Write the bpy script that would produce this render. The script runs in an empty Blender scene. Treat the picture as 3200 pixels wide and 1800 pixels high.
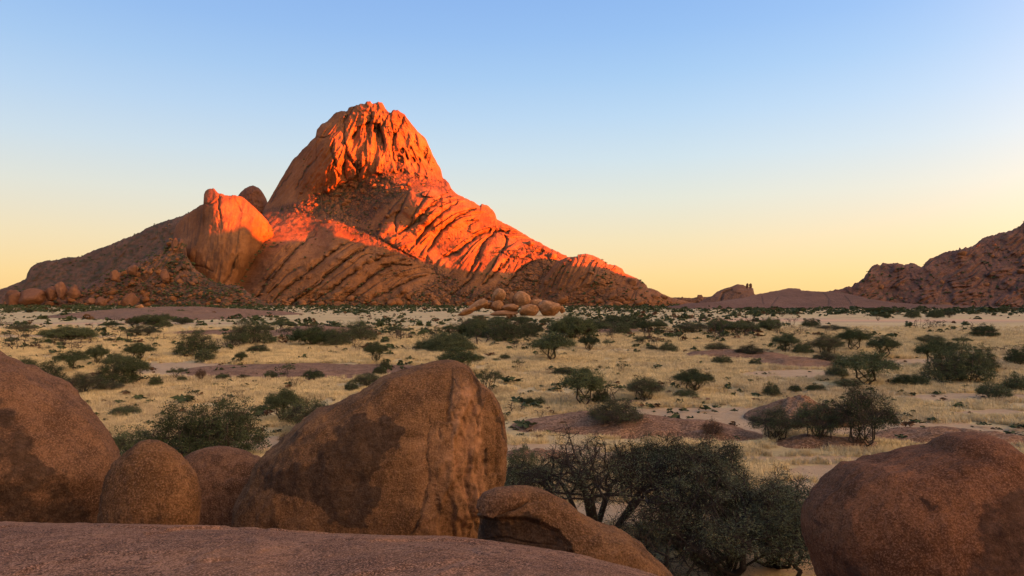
import bpy, math, random
import numpy as np
from mathutils import Vector

# ------------------------------------------------------------------ camera, world, sun, exposure
sc = bpy.context.scene
C = sc.collection
F = 2133.0          # focal length in photo pixels
HY = 938.0          # row of the true horizon in the photo
EYE = 12.0
cam_d = bpy.data.cameras.new('camera'); cam = bpy.data.objects.new('camera', cam_d); C.objects.link(cam)
cam.location = (0, 0, EYE); cam.rotation_euler = (math.radians(90), 0, 0)
cam_d.sensor_width = 36; cam_d.lens = 36 * F / 3200
cam_d.shift_y = (HY - 900) / 3200
cam_d.clip_start = 0.1; cam_d.clip_end = 90000
sc.camera = cam

SUN_AZ = math.radians(65)      # to the right of straight-behind
SUN_EL = math.radians(5.0)
SX, SY = math.sin(SUN_AZ), -math.cos(SUN_AZ)
SUNV = Vector((SX * math.cos(SUN_EL), SY * math.cos(SUN_EL), math.sin(SUN_EL)))
sl = bpy.data.lights.new('sun', 'SUN'); sun = bpy.data.objects.new('sun', sl); C.objects.link(sun)
sun.rotation_euler = SUNV.to_track_quat('Z', 'Y').to_euler()
sl.energy = 5.0; sl.angle = math.radians(0.35); sl.color = (1.0, 0.13, 0.003)

W = bpy.data.worlds.new('World'); sc.world = W; W.use_nodes = True
nt = W.node_tree; nt.nodes.clear()
def N(nt, t, **kw):
    n = nt.nodes.new(t)
    for k, v in kw.items(): setattr(n, k, v)
    return n
def L(nt, a, b): nt.links.new(a, b)
sky = N(nt, 'ShaderNodeTexSky', sky_type='NISHITA', sun_disc=False, sun_elevation=SUN_EL, sun_rotation=math.atan2(SX, SY),
        altitude=1100, air_density=1.0, dust_density=1.0, ozone_density=1.6)
tc = N(nt, 'ShaderNodeTexCoord')
sep = N(nt, 'ShaderNodeSeparateXYZ'); L(nt, tc.outputs['Generated'], sep.inputs[0])
ramp = N(nt, 'ShaderNodeValToRGB'); L(nt, sep.outputs['Z'], ramp.inputs[0])
def s2l(c): return tuple(((v/255)/12.92 if v/255 <= .04045 else ((v/255+.055)/1.055)**2.4) for v in c)
stops = [(0.0, (243,201,130)), (.035, (244,210,147)), (.087, (236,218,178)), (.145, (221,223,210)), (.20, (202,220,230)), (.256, (182,211,238)),
         (.308, (163,200,239)), (.36, (147,188,238)), (.41, (136,178,235)), (.62, (116,157,218)), (1.0, (98,138,196))]
el = ramp.color_ramp.elements
el[0].position = 0; el[0].color = (*s2l(stops[0][1]), 1); el[1].position = 1; el[1].color = (*s2l(stops[-1][1]), 1)
for p, c in stops[1:-1]:
    e = el.new(p); e.color = (*s2l(c), 1)
bgN = N(nt, 'ShaderNodeBackground'); L(nt, sky.outputs[0], bgN.inputs[0]); bgN.inputs[1].default_value = 0.05
# twilight bands: brighter and warmer toward the sun's side
dotn = N(nt, 'ShaderNodeVectorMath', operation='DOT_PRODUCT'); L(nt, tc.outputs['Generated'], dotn.inputs[0]); dotn.inputs[1].default_value = (SX, SY, 0)
mr = N(nt, 'ShaderNodeMapRange'); L(nt, dotn.outputs['Value'], mr.inputs[0])
mr.inputs[1].default_value = -1; mr.inputs[2].default_value = 1; mr.inputs[3].default_value = 0.0; mr.inputs[4].default_value = 1.0
tint = N(nt, 'ShaderNodeValToRGB'); L(nt, mr.outputs[0], tint.inputs[0])
te = tint.color_ramp.elements
te[0].position = 0.0; te[0].color = (1.0, 0.95, 0.95, 1); te[1].position = 1.0; te[1].color = (2.2, 1.8, 1.3, 1)
e = te.new(.40); e.color = (1.10, 1.07, 1.04, 1)
e = te.new(.60); e.color = (1.28, 1.16, 1.12, 1)
e = te.new(.82); e.color = (1.6, 1.4, 1.15, 1)
mul = N(nt, 'ShaderNodeMix', data_type='RGBA', blend_type='MULTIPLY'); mul.inputs[0].default_value = 1
L(nt, ramp.outputs[0], mul.inputs[6]); L(nt, tint.outputs[0], mul.inputs[7])
# aureole of the low sun, beyond the right edge of the frame
nrmv = N(nt, 'ShaderNodeVectorMath', operation='NORMALIZE'); L(nt, tc.outputs['Generated'], nrmv.inputs[0])
dot3 = N(nt, 'ShaderNodeVectorMath', operation='DOT_PRODUCT'); L(nt, nrmv.outputs[0], dot3.inputs[0]); dot3.inputs[1].default_value = tuple(SUNV)
gp = N(nt, 'ShaderNodeMath', operation='MAXIMUM'); L(nt, dot3.outputs['Value'], gp.inputs[0]); gp.inputs[1].default_value = 0.0
gq = N(nt, 'ShaderNodeMath', operation='POWER'); L(nt, gp.outputs[0], gq.inputs[0]); gq.inputs[1].default_value = 2.6
gl = N(nt, 'ShaderNodeVectorMath', operation='SCALE'); gl.inputs[0].default_value = (5.0, 2.7, .95); L(nt, gq.outputs[0], gl.inputs['Scale'])
ga = N(nt, 'ShaderNodeVectorMath', operation='ADD'); L(nt, mul.outputs[2], ga.inputs[0]); L(nt, gl.outputs[0], ga.inputs[1])
bgG = N(nt, 'ShaderNodeBackground'); L(nt, ga.outputs[0], bgG.inputs[0]); bgG.inputs[1].default_value = 0.129
add = N(nt, 'ShaderNodeMixShader'); add.inputs[0].default_value = 0.93
L(nt, bgN.outputs[0], add.inputs[1]); L(nt, bgG.outputs[0], add.inputs[2])
wo = N(nt, 'ShaderNodeOutputWorld'); L(nt, add.outputs[0], wo.inputs[0])
sc.view_settings.view_transform = 'Standard'; sc.view_settings.look = 'None'
sc.view_settings.exposure = 3.0; sc.view_settings.gamma = 1; sc.view_settings.use_curve_mapping = False
sc.cycles.max_bounces = 6; sc.cycles.diffuse_bounces = 3

R_ = random.Random(7)
rng = np.random.default_rng(7)

# ------------------------------------------------------------------ helpers
def _h(ix, iy, seed):
    n = (ix.astype(np.int64) * 374761393 + iy.astype(np.int64) * 668265263 + seed * 1442695041) & 0xffffffff
    n = ((n ^ (n >> 13)) * 1274126177) & 0xffffffff
    return ((n ^ (n >> 16)) & 0xffffff) / float(0xffffff)
def noise2(x, y, seed=0):
    """gradient noise about -1..1"""
    x = np.asarray(x, float); y = np.asarray(y, float)
    x0 = np.floor(x); y0 = np.floor(y); fx = x - x0; fy = y - y0
    u = fx*fx*fx*(fx*(fx*6-15)+10); v = fy*fy*fy*(fy*(fy*6-15)+10)
    def g(dx, dy):
        a = _h(x0+dx, y0+dy, seed) * 2*np.pi
        return np.cos(a)*(fx-dx) + np.sin(a)*(fy-dy)
    return 1.5*((g(0,0)*(1-u)+g(1,0)*u)*(1-v) + (g(0,1)*(1-u)+g(1,1)*u)*v)
def fbm(x, y, seed=0, o=4, g=.5, l=2.03):
    s = 0; a = 1
    for i in range(o):
        s = s + a*noise2(x, y, seed+i*17); x = x*l+3.1; y = y*l+1.7; a *= g
    return s
def ridged(x, y, seed=0, o=4):
    s = 0; a = 1
    for i in range(o):
        s = s + a*(1-2*np.abs(noise2(x, y, seed+i*17))); x = x*2.03+3.1; y = y*2.03+1.7; a *= .5
    return s
def noise3(x, y, z, seed=0):
    return (noise2(x+.31*z, y-.27*z, seed) + noise2(y+5.2-.3*x, z, seed+7) + noise2(z+9.1, x+.29*y, seed+13))/1.9
def fbm3(x, y, z, seed=0, o=4, g=.5):
    s = 0; a = 1
    for i in range(o):
        s = s + a*noise3(x, y, z, seed+i*31); x = x*2.03; y = y*2.03; z = z*2.03; a *= g
    return s
def voro(x, y, seed=0):
    """F1, F2-F1, cell id"""
    x0 = np.floor(x); y0 = np.floor(y)
    f1 = np.full(x.shape, 9.); f2 = np.full(x.shape, 9.); cid = np.zeros(x.shape)
    for dx in (-1,0,1):
        for dy in (-1,0,1):
            cx = x0+dx; cy = y0+dy
            px = cx+_h(cx,cy,seed); py = cy+_h(cx,cy,seed+5)
            d = np.hypot(x-px, y-py); m = d < f1
            f2 = np.where(m, f1, np.minimum(f2, d)); cid = np.where(m, _h(cx,cy,seed+9), cid); f1 = np.where(m, d, f1)
    return f1, f2-f1, cid
def sst(a, b, x):
    t = np.clip((x-a)/(b-a), 0, 1); return t*t*(3-2*t)
def pldist(x, y, pts):
    """distance to polyline, and signed side (+ = right of direction), and 0..1 position"""
    best = np.full(x.shape, 1e9); side = np.zeros(x.shape); pos = np.zeros(x.shape)
    n = len(pts)-1
    for i in range(n):
        (x0,y0),(x1,y1) = pts[i], pts[i+1]
        dx, dy = x1-x0, y1-y0; ll = dx*dx+dy*dy+1e-9
        t = np.clip(((x-x0)*dx+(y-y0)*dy)/ll, 0, 1)
        d = np.hypot(x-x0-t*dx, y-y0-t*dy); m = d < best
        best = np.where(m, d, best); side = np.where(m, np.sign((x-x0)*dy-(y-y0)*dx), side); pos = np.where(m, (i+t)/n, pos)
    return best, side, pos
def inpoly(x, y, poly):
    r = np.zeros(x.shape, bool); n = len(poly); j = n-1
    for i in range(n):
        xi, yi = poly[i]; xj, yj = poly[j]
        r ^= ((yi > y) != (yj > y)) & (x < (xj-xi)*(y-yi)/(yj-yi+1e-12)+xi); j = i
    return r
def softpoly(x, y, poly, w):
    d, _, _ = pldist(x, y, list(poly)+[poly[0]]); return sst(-w, w, np.where(inpoly(x, y, poly), d, -d))
class TPS:
    def __init__(s, pts, vals, lam=1e-4):
        s.p = np.array(pts, float)/500; v = np.array(vals, float); n = len(v)
        r = np.hypot(s.p[:,None,0]-s.p[None,:,0], s.p[:,None,1]-s.p[None,:,1])
        K = np.where(r > 0, r*r*np.log(r+1e-12), 0)+lam*np.eye(n)
        P = np.c_[np.ones(n), s.p]; A = np.block([[K, P], [P.T, np.zeros((3,3))]])
        s.w = np.linalg.solve(A, np.r_[v, np.zeros(3)])
    def __call__(s, x, y):
        x = np.asarray(x)/500; y = np.asarray(y)/500
        o = s.w[-3]+s.w[-2]*x+s.w[-1]*y
        for i in range(len(s.p)):
            r2 = (x-s.p[i,0])**2+(y-s.p[i,1])**2
            o = o + s.w[i]*.5*r2*np.log(r2+1e-12)
        return o
def mesh_np(name, V, faces, mats, smooth=True, attrs=None, mat_idx=None):
    """faces: (n,3) or (n,4) int array, or a list of such arrays"""
    if isinstance(faces, np.ndarray): faces = [faces]
    me = bpy.data.meshes.new(name)
    V = np.asarray(V, np.float32)
    me.vertices.add(len(V)); me.vertices.foreach_set('co', V.ravel())
    nl = sum(f.size for f in faces); nf = sum(len(f) for f in faces)
    me.loops.add(nl); me.loops.foreach_set('vertex_index', np.concatenate([f.ravel() for f in faces]).astype(np.int32))
    me.polygons.add(nf)
    tot = np.concatenate([np.full(len(f), f.shape[1]) for f in faces]); st = (np.cumsum(tot)-tot)
    me.polygons.foreach_set('loop_start', st.astype(np.int32)); me.polygons.foreach_set('loop_total', tot.astype(np.int32))
    if smooth: me.polygons.foreach_set('use_smooth', np.ones(nf, bool))
    if mat_idx is not None: me.polygons.foreach_set('material_index', np.asarray(mat_idx, np.int32))
    for m in mats: me.materials.append(m)
    for k, a in (attrs or {}).items():
        at = me.attributes.new(k, 'FLOAT', 'POINT'); at.data.foreach_set('value', np.asarray(a, np.float32).ravel())
    me.update(calc_edges=True); me.validate()
    return me
def link(name, me, parent=None, loc=None):
    o = bpy.data.objects.new(name, me); C.objects.link(o)
    if parent: o.parent = parent
    if loc is not None: o.location = loc
    return o
def tag(o, label=None, cat=None, group=None, kind=None):
    if label: o['label'] = label
    if cat: o['category'] = cat
    if group: o['group'] = group
    if kind: o['kind'] = kind
    return o
def grid_faces(nr, nc, wrap=False):
    i = np.arange(nr-1)[:,None]; j = np.arange(nc if wrap else nc-1)[None,:]; j2 = (j+1) % nc
    return np.stack([i*nc+j, i*nc+j2, (i+1)*nc+j2, (i+1)*nc+j], -1).reshape(-1,4)
def P3(px, py, D):
    px = np.asarray(px, float); py = np.asarray(py, float); D = np.asarray(D, float)
    return np.stack([(px-1600)/F*D, D+0*px, EYE+(HY-py)/F*D], -1)
def gdist(py): return EYE*F/(py-HY)

# ------------------------------------------------------------------ materials
def newmat(name, rough=.9, spec=.15):
    m = bpy.data.materials.new(name); m.use_nodes = True
    b = m.node_tree.nodes['Principled BSDF']; b.inputs['Roughness'].default_value = rough
    b.inputs['Specular IOR Level'].default_value = spec
    return m, m.node_tree, b
def nz(nt, vec, scale, detail=6, rough=.55, dist=0):
    n = N(nt, 'ShaderNodeTexNoise'); n.inputs['Scale'].default_value = scale; n.inputs['Detail'].default_value = detail
    n.inputs['Roughness'].default_value = rough; n.inputs['Distortion'].default_value = dist
    if vec is not None: L(nt, vec, n.inputs['Vector'])
    return n.outputs['Fac']
def rampn(nt, fac, stops):
    r = N(nt, 'ShaderNodeValToRGB'); L(nt, fac, r.inputs[0]); e = r.color_ramp.elements
    e[0].position = stops[0][0]; e[0].color = (*stops[0][1], 1); e[1].position = stops[-1][0]; e[1].color = (*stops[-1][1], 1)
    for p, c in stops[1:-1]:
        q = e.new(p); q.color = (*c, 1)
    return r.outputs[0]
def mixc(nt, f, a, b, mode='MIX'):
    m = N(nt, 'ShaderNodeMix', data_type='RGBA', blend_type=mode)
    if hasattr(f, 'is_linked'): L(nt, f, m.inputs[0])
    else: m.inputs[0].default_value = f
    for s, v in ((6, a), (7, b)):
        if hasattr(v, 'is_linked'): L(nt, v, m.inputs[s])
        else: m.inputs[s].default_value = (*v, 1)
    return m.outputs[2]
def maths(nt, op, a, b=None, c=None):
    m = N(nt, 'ShaderNodeMath', operation=op)
    for i, v in enumerate((a, b, c)):
        if v is None: continue
        if hasattr(v, 'is_linked'): L(nt, v, m.inputs[i])
        else: m.inputs[i].default_value = v
    return m.outputs[0]
def mapr(nt, v, a, b, c=0, d=1):
    m = N(nt, 'ShaderNodeMapRange'); L(nt, v, m.inputs[0])
    for i, x in enumerate((a, b, c, d)): m.inputs[i+1].default_value = x
    return m.outputs[0]
def attr(nt, name):
    a = N(nt, 'ShaderNodeAttribute'); a.attribute_name = name; return a.outputs['Fac']
def bump(nt, h, bsdf, strength, dist):
    b = N(nt, 'ShaderNodeBump'); L(nt, h, b.inputs['Height']); b.inputs['Strength'].default_value = strength
    b.inputs['Distance'].default_value = dist; L(nt, b.outputs[0], bsdf.inputs['Normal'])
def geopos(nt): return N(nt, 'ShaderNodeNewGeometry').outputs['Position']

def mat_mountain(name, base, dark, pale, s=1.0):
    m, t, b = newmat(name)
    p = geopos(t)
    n1 = nz(t, p, .012*s, 7, .62); n2 = nz(t, p, .15*s, 6, .7)
    mp = N(t, 'ShaderNodeMapping'); L(t, p, mp.inputs[0]); mp.inputs['Scale'].default_value = (.11*s, .04*s, .012*s)
    n3 = nz(t, mp.outputs[0], 1.0, 6, .65)
    c = rampn(t, n1, [(.3, dark), (.5, base), (.72, pale)])
    c = mixc(t, maths(t, 'MULTIPLY', mapr(t, n3, .5, .72), .4), c, tuple(v*.55 for v in base))
    c = mixc(t, maths(t, 'MULTIPLY', mapr(t, n2, .42, .62), .45), c, mixc(t, 1.0, c, (.62, .60, .60), 'MULTIPLY'))
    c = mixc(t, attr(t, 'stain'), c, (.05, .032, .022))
    c = mixc(t, attr(t, 'scrub'), c, (.05, .048, .027))
    L(t, c, b.inputs['Base Color'])
    bump(t, maths(t, 'ADD', n2, maths(t, 'MULTIPLY', nz(t, p, .6*s, 5, .7), .5)), b, .55, 3.0/s)
    return m
M_MT = mat_mountain('orange_granite', (.235,.097,.036), (.135,.056,.024), (.31,.138,.058))
M_FAR = mat_mountain('rubbly_slope_rock', (.145,.076,.045), (.085,.049,.033), (.20,.105,.062), 1.6)
M_RMT = mat_mountain('dusky_red_granite', (.18,.078,.043), (.10,.045,.028), (.24,.11,.064), 1.3)
M_HILL = mat_mountain('low_hill_granite', (.165,.083,.048), (.115,.06,.036), (.21,.108,.064), 1.2)

def mat_rock(name, base, dark, pale, lichen=(.045,.028,.018), grain=22., flecks=.5, bs=.6, bd=.03, big=.6):
    m, t, b = newmat(name, .92, .12)
    p = N(t, 'ShaderNodeTexCoord').outputs['Object']
    n1 = nz(t, p, big, 8, .62, .3); n2 = nz(t, p, grain, 5, .75); n3 = nz(t, p, grain*.22, 6, .7); n4 = nz(t, p, 2.6*big, 8, .7)
    c = rampn(t, n1, [(.28, dark), (.5, base), (.72, pale)])
    c = mixc(t, mapr(t, n4, .47, .58, 0, .8), c, tuple(v*.48 for v in base))
    c = mixc(t, mapr(t, n3, .50, .58, 0, flecks*1.2), c, tuple(v*.4 for v in base))
    c = mixc(t, mapr(t, n2, .53, .59, 0, flecks*1.3), c, tuple(min(.7, v*1.7+.04) for v in base))
    c = mixc(t, mapr(t, n2, .47, .41, 0, min(1,flecks*1.5)), c, tuple(v*.25 for v in base))
    # dark lichen / desert varnish with ragged edge; cracks take the same dark tone
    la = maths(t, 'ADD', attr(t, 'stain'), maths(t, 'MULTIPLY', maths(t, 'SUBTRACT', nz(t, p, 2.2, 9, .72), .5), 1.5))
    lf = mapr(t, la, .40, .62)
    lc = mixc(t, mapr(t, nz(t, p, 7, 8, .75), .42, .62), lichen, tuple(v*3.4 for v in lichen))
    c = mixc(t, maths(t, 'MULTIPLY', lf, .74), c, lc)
    c = mixc(t, maths(t, 'MULTIPLY', attr(t, 'lit_fresh'), mapr(t, nz(t, p, 3.5, 6, .7), .35, .6)), c, (.52, .25, .115))  # warm pale rock patches; on the huge boulder they paint in side light
    L(t, c, b.inputs['Base Color'])
    h = maths(t, 'ADD', maths(t, 'MULTIPLY', n2, .5), maths(t, 'ADD', n3, maths(t, 'MULTIPLY', n4, 1.5)))
    bump(t, h, b, bs, bd)
    return m
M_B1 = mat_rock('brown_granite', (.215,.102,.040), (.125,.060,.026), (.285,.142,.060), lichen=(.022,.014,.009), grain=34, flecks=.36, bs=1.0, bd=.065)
M_B2 = mat_rock('rust_granite', (.165,.066,.028), (.085,.035,.017), (.22,.092,.042), lichen=(.022,.012,.008), grain=60, flecks=.38, bs=1.0, bd=.02)
M_SLAB = mat_rock('pink_granite', (.23,.108,.055), (.12,.056,.032), (.34,.178,.10), lichen=(.04,.025,.018), grain=70, flecks=.85, bs=1.0, bd=.014, big=1.6)
M_B3 = mat_rock('pinkish_brown_granite', (.215,.104,.049), (.13,.063,.032), (.28,.142,.074), lichen=(.022,.014,.009), grain=34, flecks=.38, bs=1.0, bd=.065)
M_PILE = mat_rock('orange_boulder_granite', (.35,.17,.072), (.25,.115,.052), (.42,.21,.095), grain=2.5, flecks=.25, bs=.6, bd=.4, big=.05)
M_OUT = mat_rock('flat_outcrop_granite', (.235,.122,.060), (.155,.08,.041), (.30,.162,.084), grain=5, flecks=.5, bs=.6, bd=.10, big=.12)

def mat_plain(name, col, var, rough=.9, trans=0):
    m, t, b = newmat(name, rough, .1)
    oi = N(t, 'ShaderNodeObjectInfo'); p = N(t, 'ShaderNodeTexCoord').outputs['Object']
    f = maths(t, 'ADD', maths(t, 'MULTIPLY', oi.outputs['Random'], .6), maths(t, 'MULTIPLY', nz(t, p, 1.3, 4), .8))
    L(t, rampn(t, f, [(.3, col), (.9, var)]), b.inputs['Base Color'])
    return m
M_LEAF = mat_plain('acacia_leaf', (.036,.052,.020), (.10,.115,.048))
M_LEAFD = mat_plain('dark_acacia_leaf', (.032,.043,.018), (.085,.098,.044))
M_LEAFB = mat_plain('dry_brown_leaf', (.085,.045,.022), (.16,.09,.045))
M_LEAFN = mat_plain('near_acacia_leaf', (.036,.046,.022), (.105,.115,.062))
M_BARKN = mat_plain('dark_acacia_bark', (.022,.017,.013), (.05,.037,.028))
M_BARK = mat_plain('acacia_bark', (.045,.034,.026), (.085,.062,.045))
M_GRASS = None

# ground ---------------------------------------------------------------
def patchmask(px, py, lst):
    m = np.zeros(np.shape(px))
    for (cx, cy, rx, ry) in lst:
        d = np.sqrt(((px-cx)/rx)**2+((py-cy)/ry)**2)
        m = np.maximum(m, sst(1.25, .75, d))
    return m
SAND = [(2180,1298,300,30), (2330,1330,230,22), (1900,1425,360,16), (2500,1430,260,9), (2700,1470,260,30), (2480,1540,170,40), (840,1385,130,22),
        (1700,1400,200,14), (2900,1345,350,28), (3100,1290,120,10), (1350,1290,200,12), (560,1150,200,20), (700,1170,250,9),(1900,1600,500,40),(2300,1760,500,60),
        (2480,1168,150,14), (2800,1128,260,9), (3000,1240,220,12),(400,1010,400,5), (2900,1004,380,4.5), (2400,998,300,3.5), (150,1052,260,6)]
RED = [(2750,1001,520,3.6), (2250,998,160,2.2), (20,1018,60,5), (330,1012,120,3)]
def build_ground():
    def axis(c, near, far, n, k):
        t = np.linspace(-1, 1, n); s = np.sinh(k*t)/np.sinh(k); return c + s*far
    xs = axis(0, 0, 40000, 241, 11.2); ys = axis(60, 0, 40000, 261, 11.2)
    X, Y = np.meshgrid(xs, ys)
    r = np.hypot(X, Y)
    Z = .22*fbm(X/17, Y/17, 3, 3)*sst(6000, 300, r)-.1
    Yc = np.maximum(Y, 4.)
    px = 1600+X/Yc*F; py = HY+EYE/Yc*F
    ok = Y > 10
    sand = patchmask(px, py, SAND)*ok; red = patchmask(px, py, RED)*ok
    V = np.stack([X, Y, Z], -1).reshape(-1,3)
    m, t, b = newmat('dry_grass_and_sand')
    p = geopos(t)
    nA = nz(t, p, .035, 7, .6); nB = nz(t, p, .5, 7, .68); nC = nz(t, p, 2.6, 6, .75)
    mp = N(t, 'ShaderNodeMapping'); L(t, p, mp.inputs[0]); mp.inputs['Scale'].default_value = (.02, .012, 1)
    nD = nz(t, mp.outputs[0], 1.0, 6, .62)
    c = rampn(t, nA, [(.3, (.41,.29,.125)), (.5, (.55,.405,.18)), (.72, (.64,.49,.24))])
    c = mixc(t, mapr(t, nD, .52, .66, 0, .6), c, (.50,.33,.18))
    c = mixc(t, mapr(t, nB, .48, .62, 0, .55), c, (.36,.255,.13))
    c = mixc(t, mapr(t, nC, .50, .64, 0, .5), c, (.26,.19,.10))
    sandc = rampn(t, nB, [(.3, (.38,.245,.125)), (.7, (.50,.345,.19))])
    sf = maths(t, 'ADD', attr(t, 'sand'), maths(t, 'MULTIPLY', maths(t, 'SUBTRACT', nz(t, p, .22, 9, .75), .5), 2.4))
    c = mixc(t, mapr(t, sf, .42, .62), c, sandc)
    c = mixc(t, maths(t, 'MULTIPLY', attr(t, 'red'), .75), c, (.66,.36,.19))
    L(t, c, b.inputs['Base Color'])
    bump(t, maths(t, 'ADD', nB, nC), b, .7, .25)
    o = link('ground', mesh_np('ground', V, grid_faces(len(ys), len(xs)), [m], attrs={'sand': sand, 'red': red}))
    tag(o, kind='structure')
build_ground()

# ------------------------------------------------------------------ mountains
BUSHSPOTS = []; ROCKSPOTS = []
def sheet(name, crest, x0, x1, step, nrow, depth, relief, mat, base=963, back=350, round_w=26, round_k=1.0, jag=1.5, seed=1, stain=None, scrub=None, bush=0, rocks=0, bushmask=None, rockmask=None):
    """a mountain face: depth(px,py) gives distance, relief(px,py) metres it stands proud; closed by a back slope"""
    cx = np.array([c[0] for c in crest], float); cy = np.array([c[1] for c in crest], float)
    px1 = np.arange(x0, x1+step*.5, step); top = np.interp(px1, cx, cy)
    top = top + jag*fbm(px1/14, px1*0+seed, seed, 4, .6)*2
    t = np.linspace(0, 1, nrow)[:,None]
    py = base + (np.minimum(top, base-1)[None,:]-base)*t; px = np.broadcast_to(px1[None,:], py.shape)
    slope = np.gradient(top, px1); sl_ = np.convolve(np.pad(slope, 6, 'edge'), np.ones(13)/13, 'valid')
    dist = (py-top[None,:])/np.sqrt(1+sl_**2)[None,:]
    q = np.clip(1-dist/round_w, 0, 1)
    R, occ = relief(px, py)
    D = depth(px, py) + round_k*round_w*.75*(1-np.sqrt(np.maximum(0, 1-q*q))) - R*(1-.6*q**3)
    Pf = P3(px, py, D)
    nb = 10; cr = Pf[-1]; rows = []
    for k in range(1, nb+1):
        s = k/nb; r = cr.copy(); r[:,1] += back*s; r[:,0] *= r[:,1]/cr[:,1]; r[:,2] = cr[:,2]*(1-s**1.5)-3*s + fbm(cr[:,0]/30, r[:,1]/30, seed+4, 3)*6*(1-s)*min(1, 2*s)
        rows.append(r)
    V = np.concatenate([Pf, np.array(rows)], 0)
    nr = V.shape[0]
    at = {}
    z = np.zeros((nb, V.shape[1]))
    st = np.clip(occ, 0, 1)*.95 if stain is None else np.clip(occ*.75+stain(px, py), 0, 1)  # shade of grooves and gaps painted dark, along with varnish and streaks
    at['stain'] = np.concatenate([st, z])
    scb = np.zeros(px.shape) if scrub is None else scrub(px, py)
    at['scrub'] = np.concatenate([scb, z])
    o = link(name, mesh_np(name, V.reshape(-1,3), grid_faces(nr, V.shape[1]), [mat], attrs=at)); tag(o, kind='structure')
    def pick(n, w, out):
        w = np.clip(w, 0, None).ravel(); w = w/w.sum(); idx = rng.choice(w.size, n, p=w)
        for i in idx: out.append((px.ravel()[i], py.ravel()[i], D.ravel()[i]))
    area = (base-top)[None,:]*np.ones_like(py)
    if bush: pick(bush, (occ*.8+.05)*area*(1 if bushmask is None else bushmask(px, py)), BUSHSPOTS)
    if rocks: pick(rocks, area*((1 if rockmask is None else rockmask(px, py))+.35*occ)*sst(6, 16, py-top[None,:]), ROCKSPOTS)
    return o

def Z1(l): return [(550+x*.5047, 280+y*.5047) for x, y in l]
CR_MAIN = [(500,962),(600,930),(700,860),(780,760),(812,690),(825,653),(853,603),(880,556),(913,502),(950,463),(987,426),(989,406),(1007,386),(1024,378),(1050,351),(1066,346),(1085,348),(1090,336),(1098,333),(1110,331),(1125,325),(1140,324),
    (1144,318),(1158,317),(1163,324),(1171,323),(1180,319),(1194,320),(1206,341),(1214,350),(1221,352),(1227,344),(1241,343),(1262,356),(1297,401),(1332,436),(1352,482),(1366,510),(1373,520),(1379,534),(1383,555),(1392,560),(1403,573),(1411,590),(1423,603),(1460,622),(1484,633),(1500,643),(1506,638),(1525,642),(1539,656),
    (1547,668),(1552,684),(1575,697),(1610,714),(1650,739),(1685,757),(1721,777),(1745,787),(1771,800),(1800,835),(1860,900),(1950,961)]
# flow lines of the slabs (front family and upper right family)
FL_F = [(0,[(500,1300),(600,1180),(700,1060),(800,960),(900,890),(1000,870)]),(1,[(560,1330),(700,1200),(860,1090),(960,1010),(1060,950),(1150,930),(1250,980)]),
        (2,[(650,1330),(800,1220),(920,1130),(1040,1040),(1120,980),(1200,960),(1300,1010)]),(3,[(740,1330),(900,1230),(1000,1150),(1100,1080),(1230,1020),(1330,1030)]),
        (4.5,[(950,1330),(1080,1230),(1180,1160),(1280,1100),(1400,1080)]),(6,[(1150,1320),(1300,1230),(1420,1160),(1560,1130),(1650,1180)]),(8,[(1500,1330),(1650,1260),(1750,1240)]),(-1.2,[(380,1200),(500,1040),(600,930),(700,850),(800,800)])]
FL_C = [(-3,[(1200,880),(1330,740),(1430,640),(1520,610),(1620,620)]),(-2,[(1360,880),(1450,800),(1530,720),(1620,660),(1700,650)]),(-1,[(1440,920),(1530,830),(1620,760),(1720,710),(1820,700)]),
        (0,[(1480,980),(1560,900),(1660,830),(1760,770),(1880,750)]),(1,[(1540,1030),(1620,930),(1700,870),(1800,820),(1950,800)]),(2.2,[(1640,1050),(1750,960),(1850,890),(1980,850),(2080,870)]),
        (3.2,[(1750,1130),(1830,1020),(1900,940),(2000,890),(2100,900)]),(4.2,[(1850,1180),(1950,1060),(2050,960),(2120,940),(2200,960)]),(5.5,[(2000,1250),(2080,1120),(2150,1030),(2250,1010)]),
        (-4.2,[(1050,850),(1150,740),(1260,620),(1350,560)])]
def fit(fl):
    p = []; v = []
    for s, l in fl:
        for q in Z1(l): p.append(q); v.append(s)
    return TPS(p, v, 2e-3)
SF, SC = fit(FL_F), fit(FL_C)
GULLY = Z1([(560,760),(700,800),(860,880),(1010,850),(1180,890),(1300,950),(1420,1010),(1560,1070),(1660,1150),(1760,1240),(1850,1330)])
PEAKLINE = Z1([(560,745),(760,700),(900,640),(990,590),(1010,555),(1090,550),(1170,530),(1260,520),(1380,500),(1500,530),(1600,550),(1660,555)])
DM = []
def dctl(x, y, d): DM.append((x, y, d))
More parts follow.
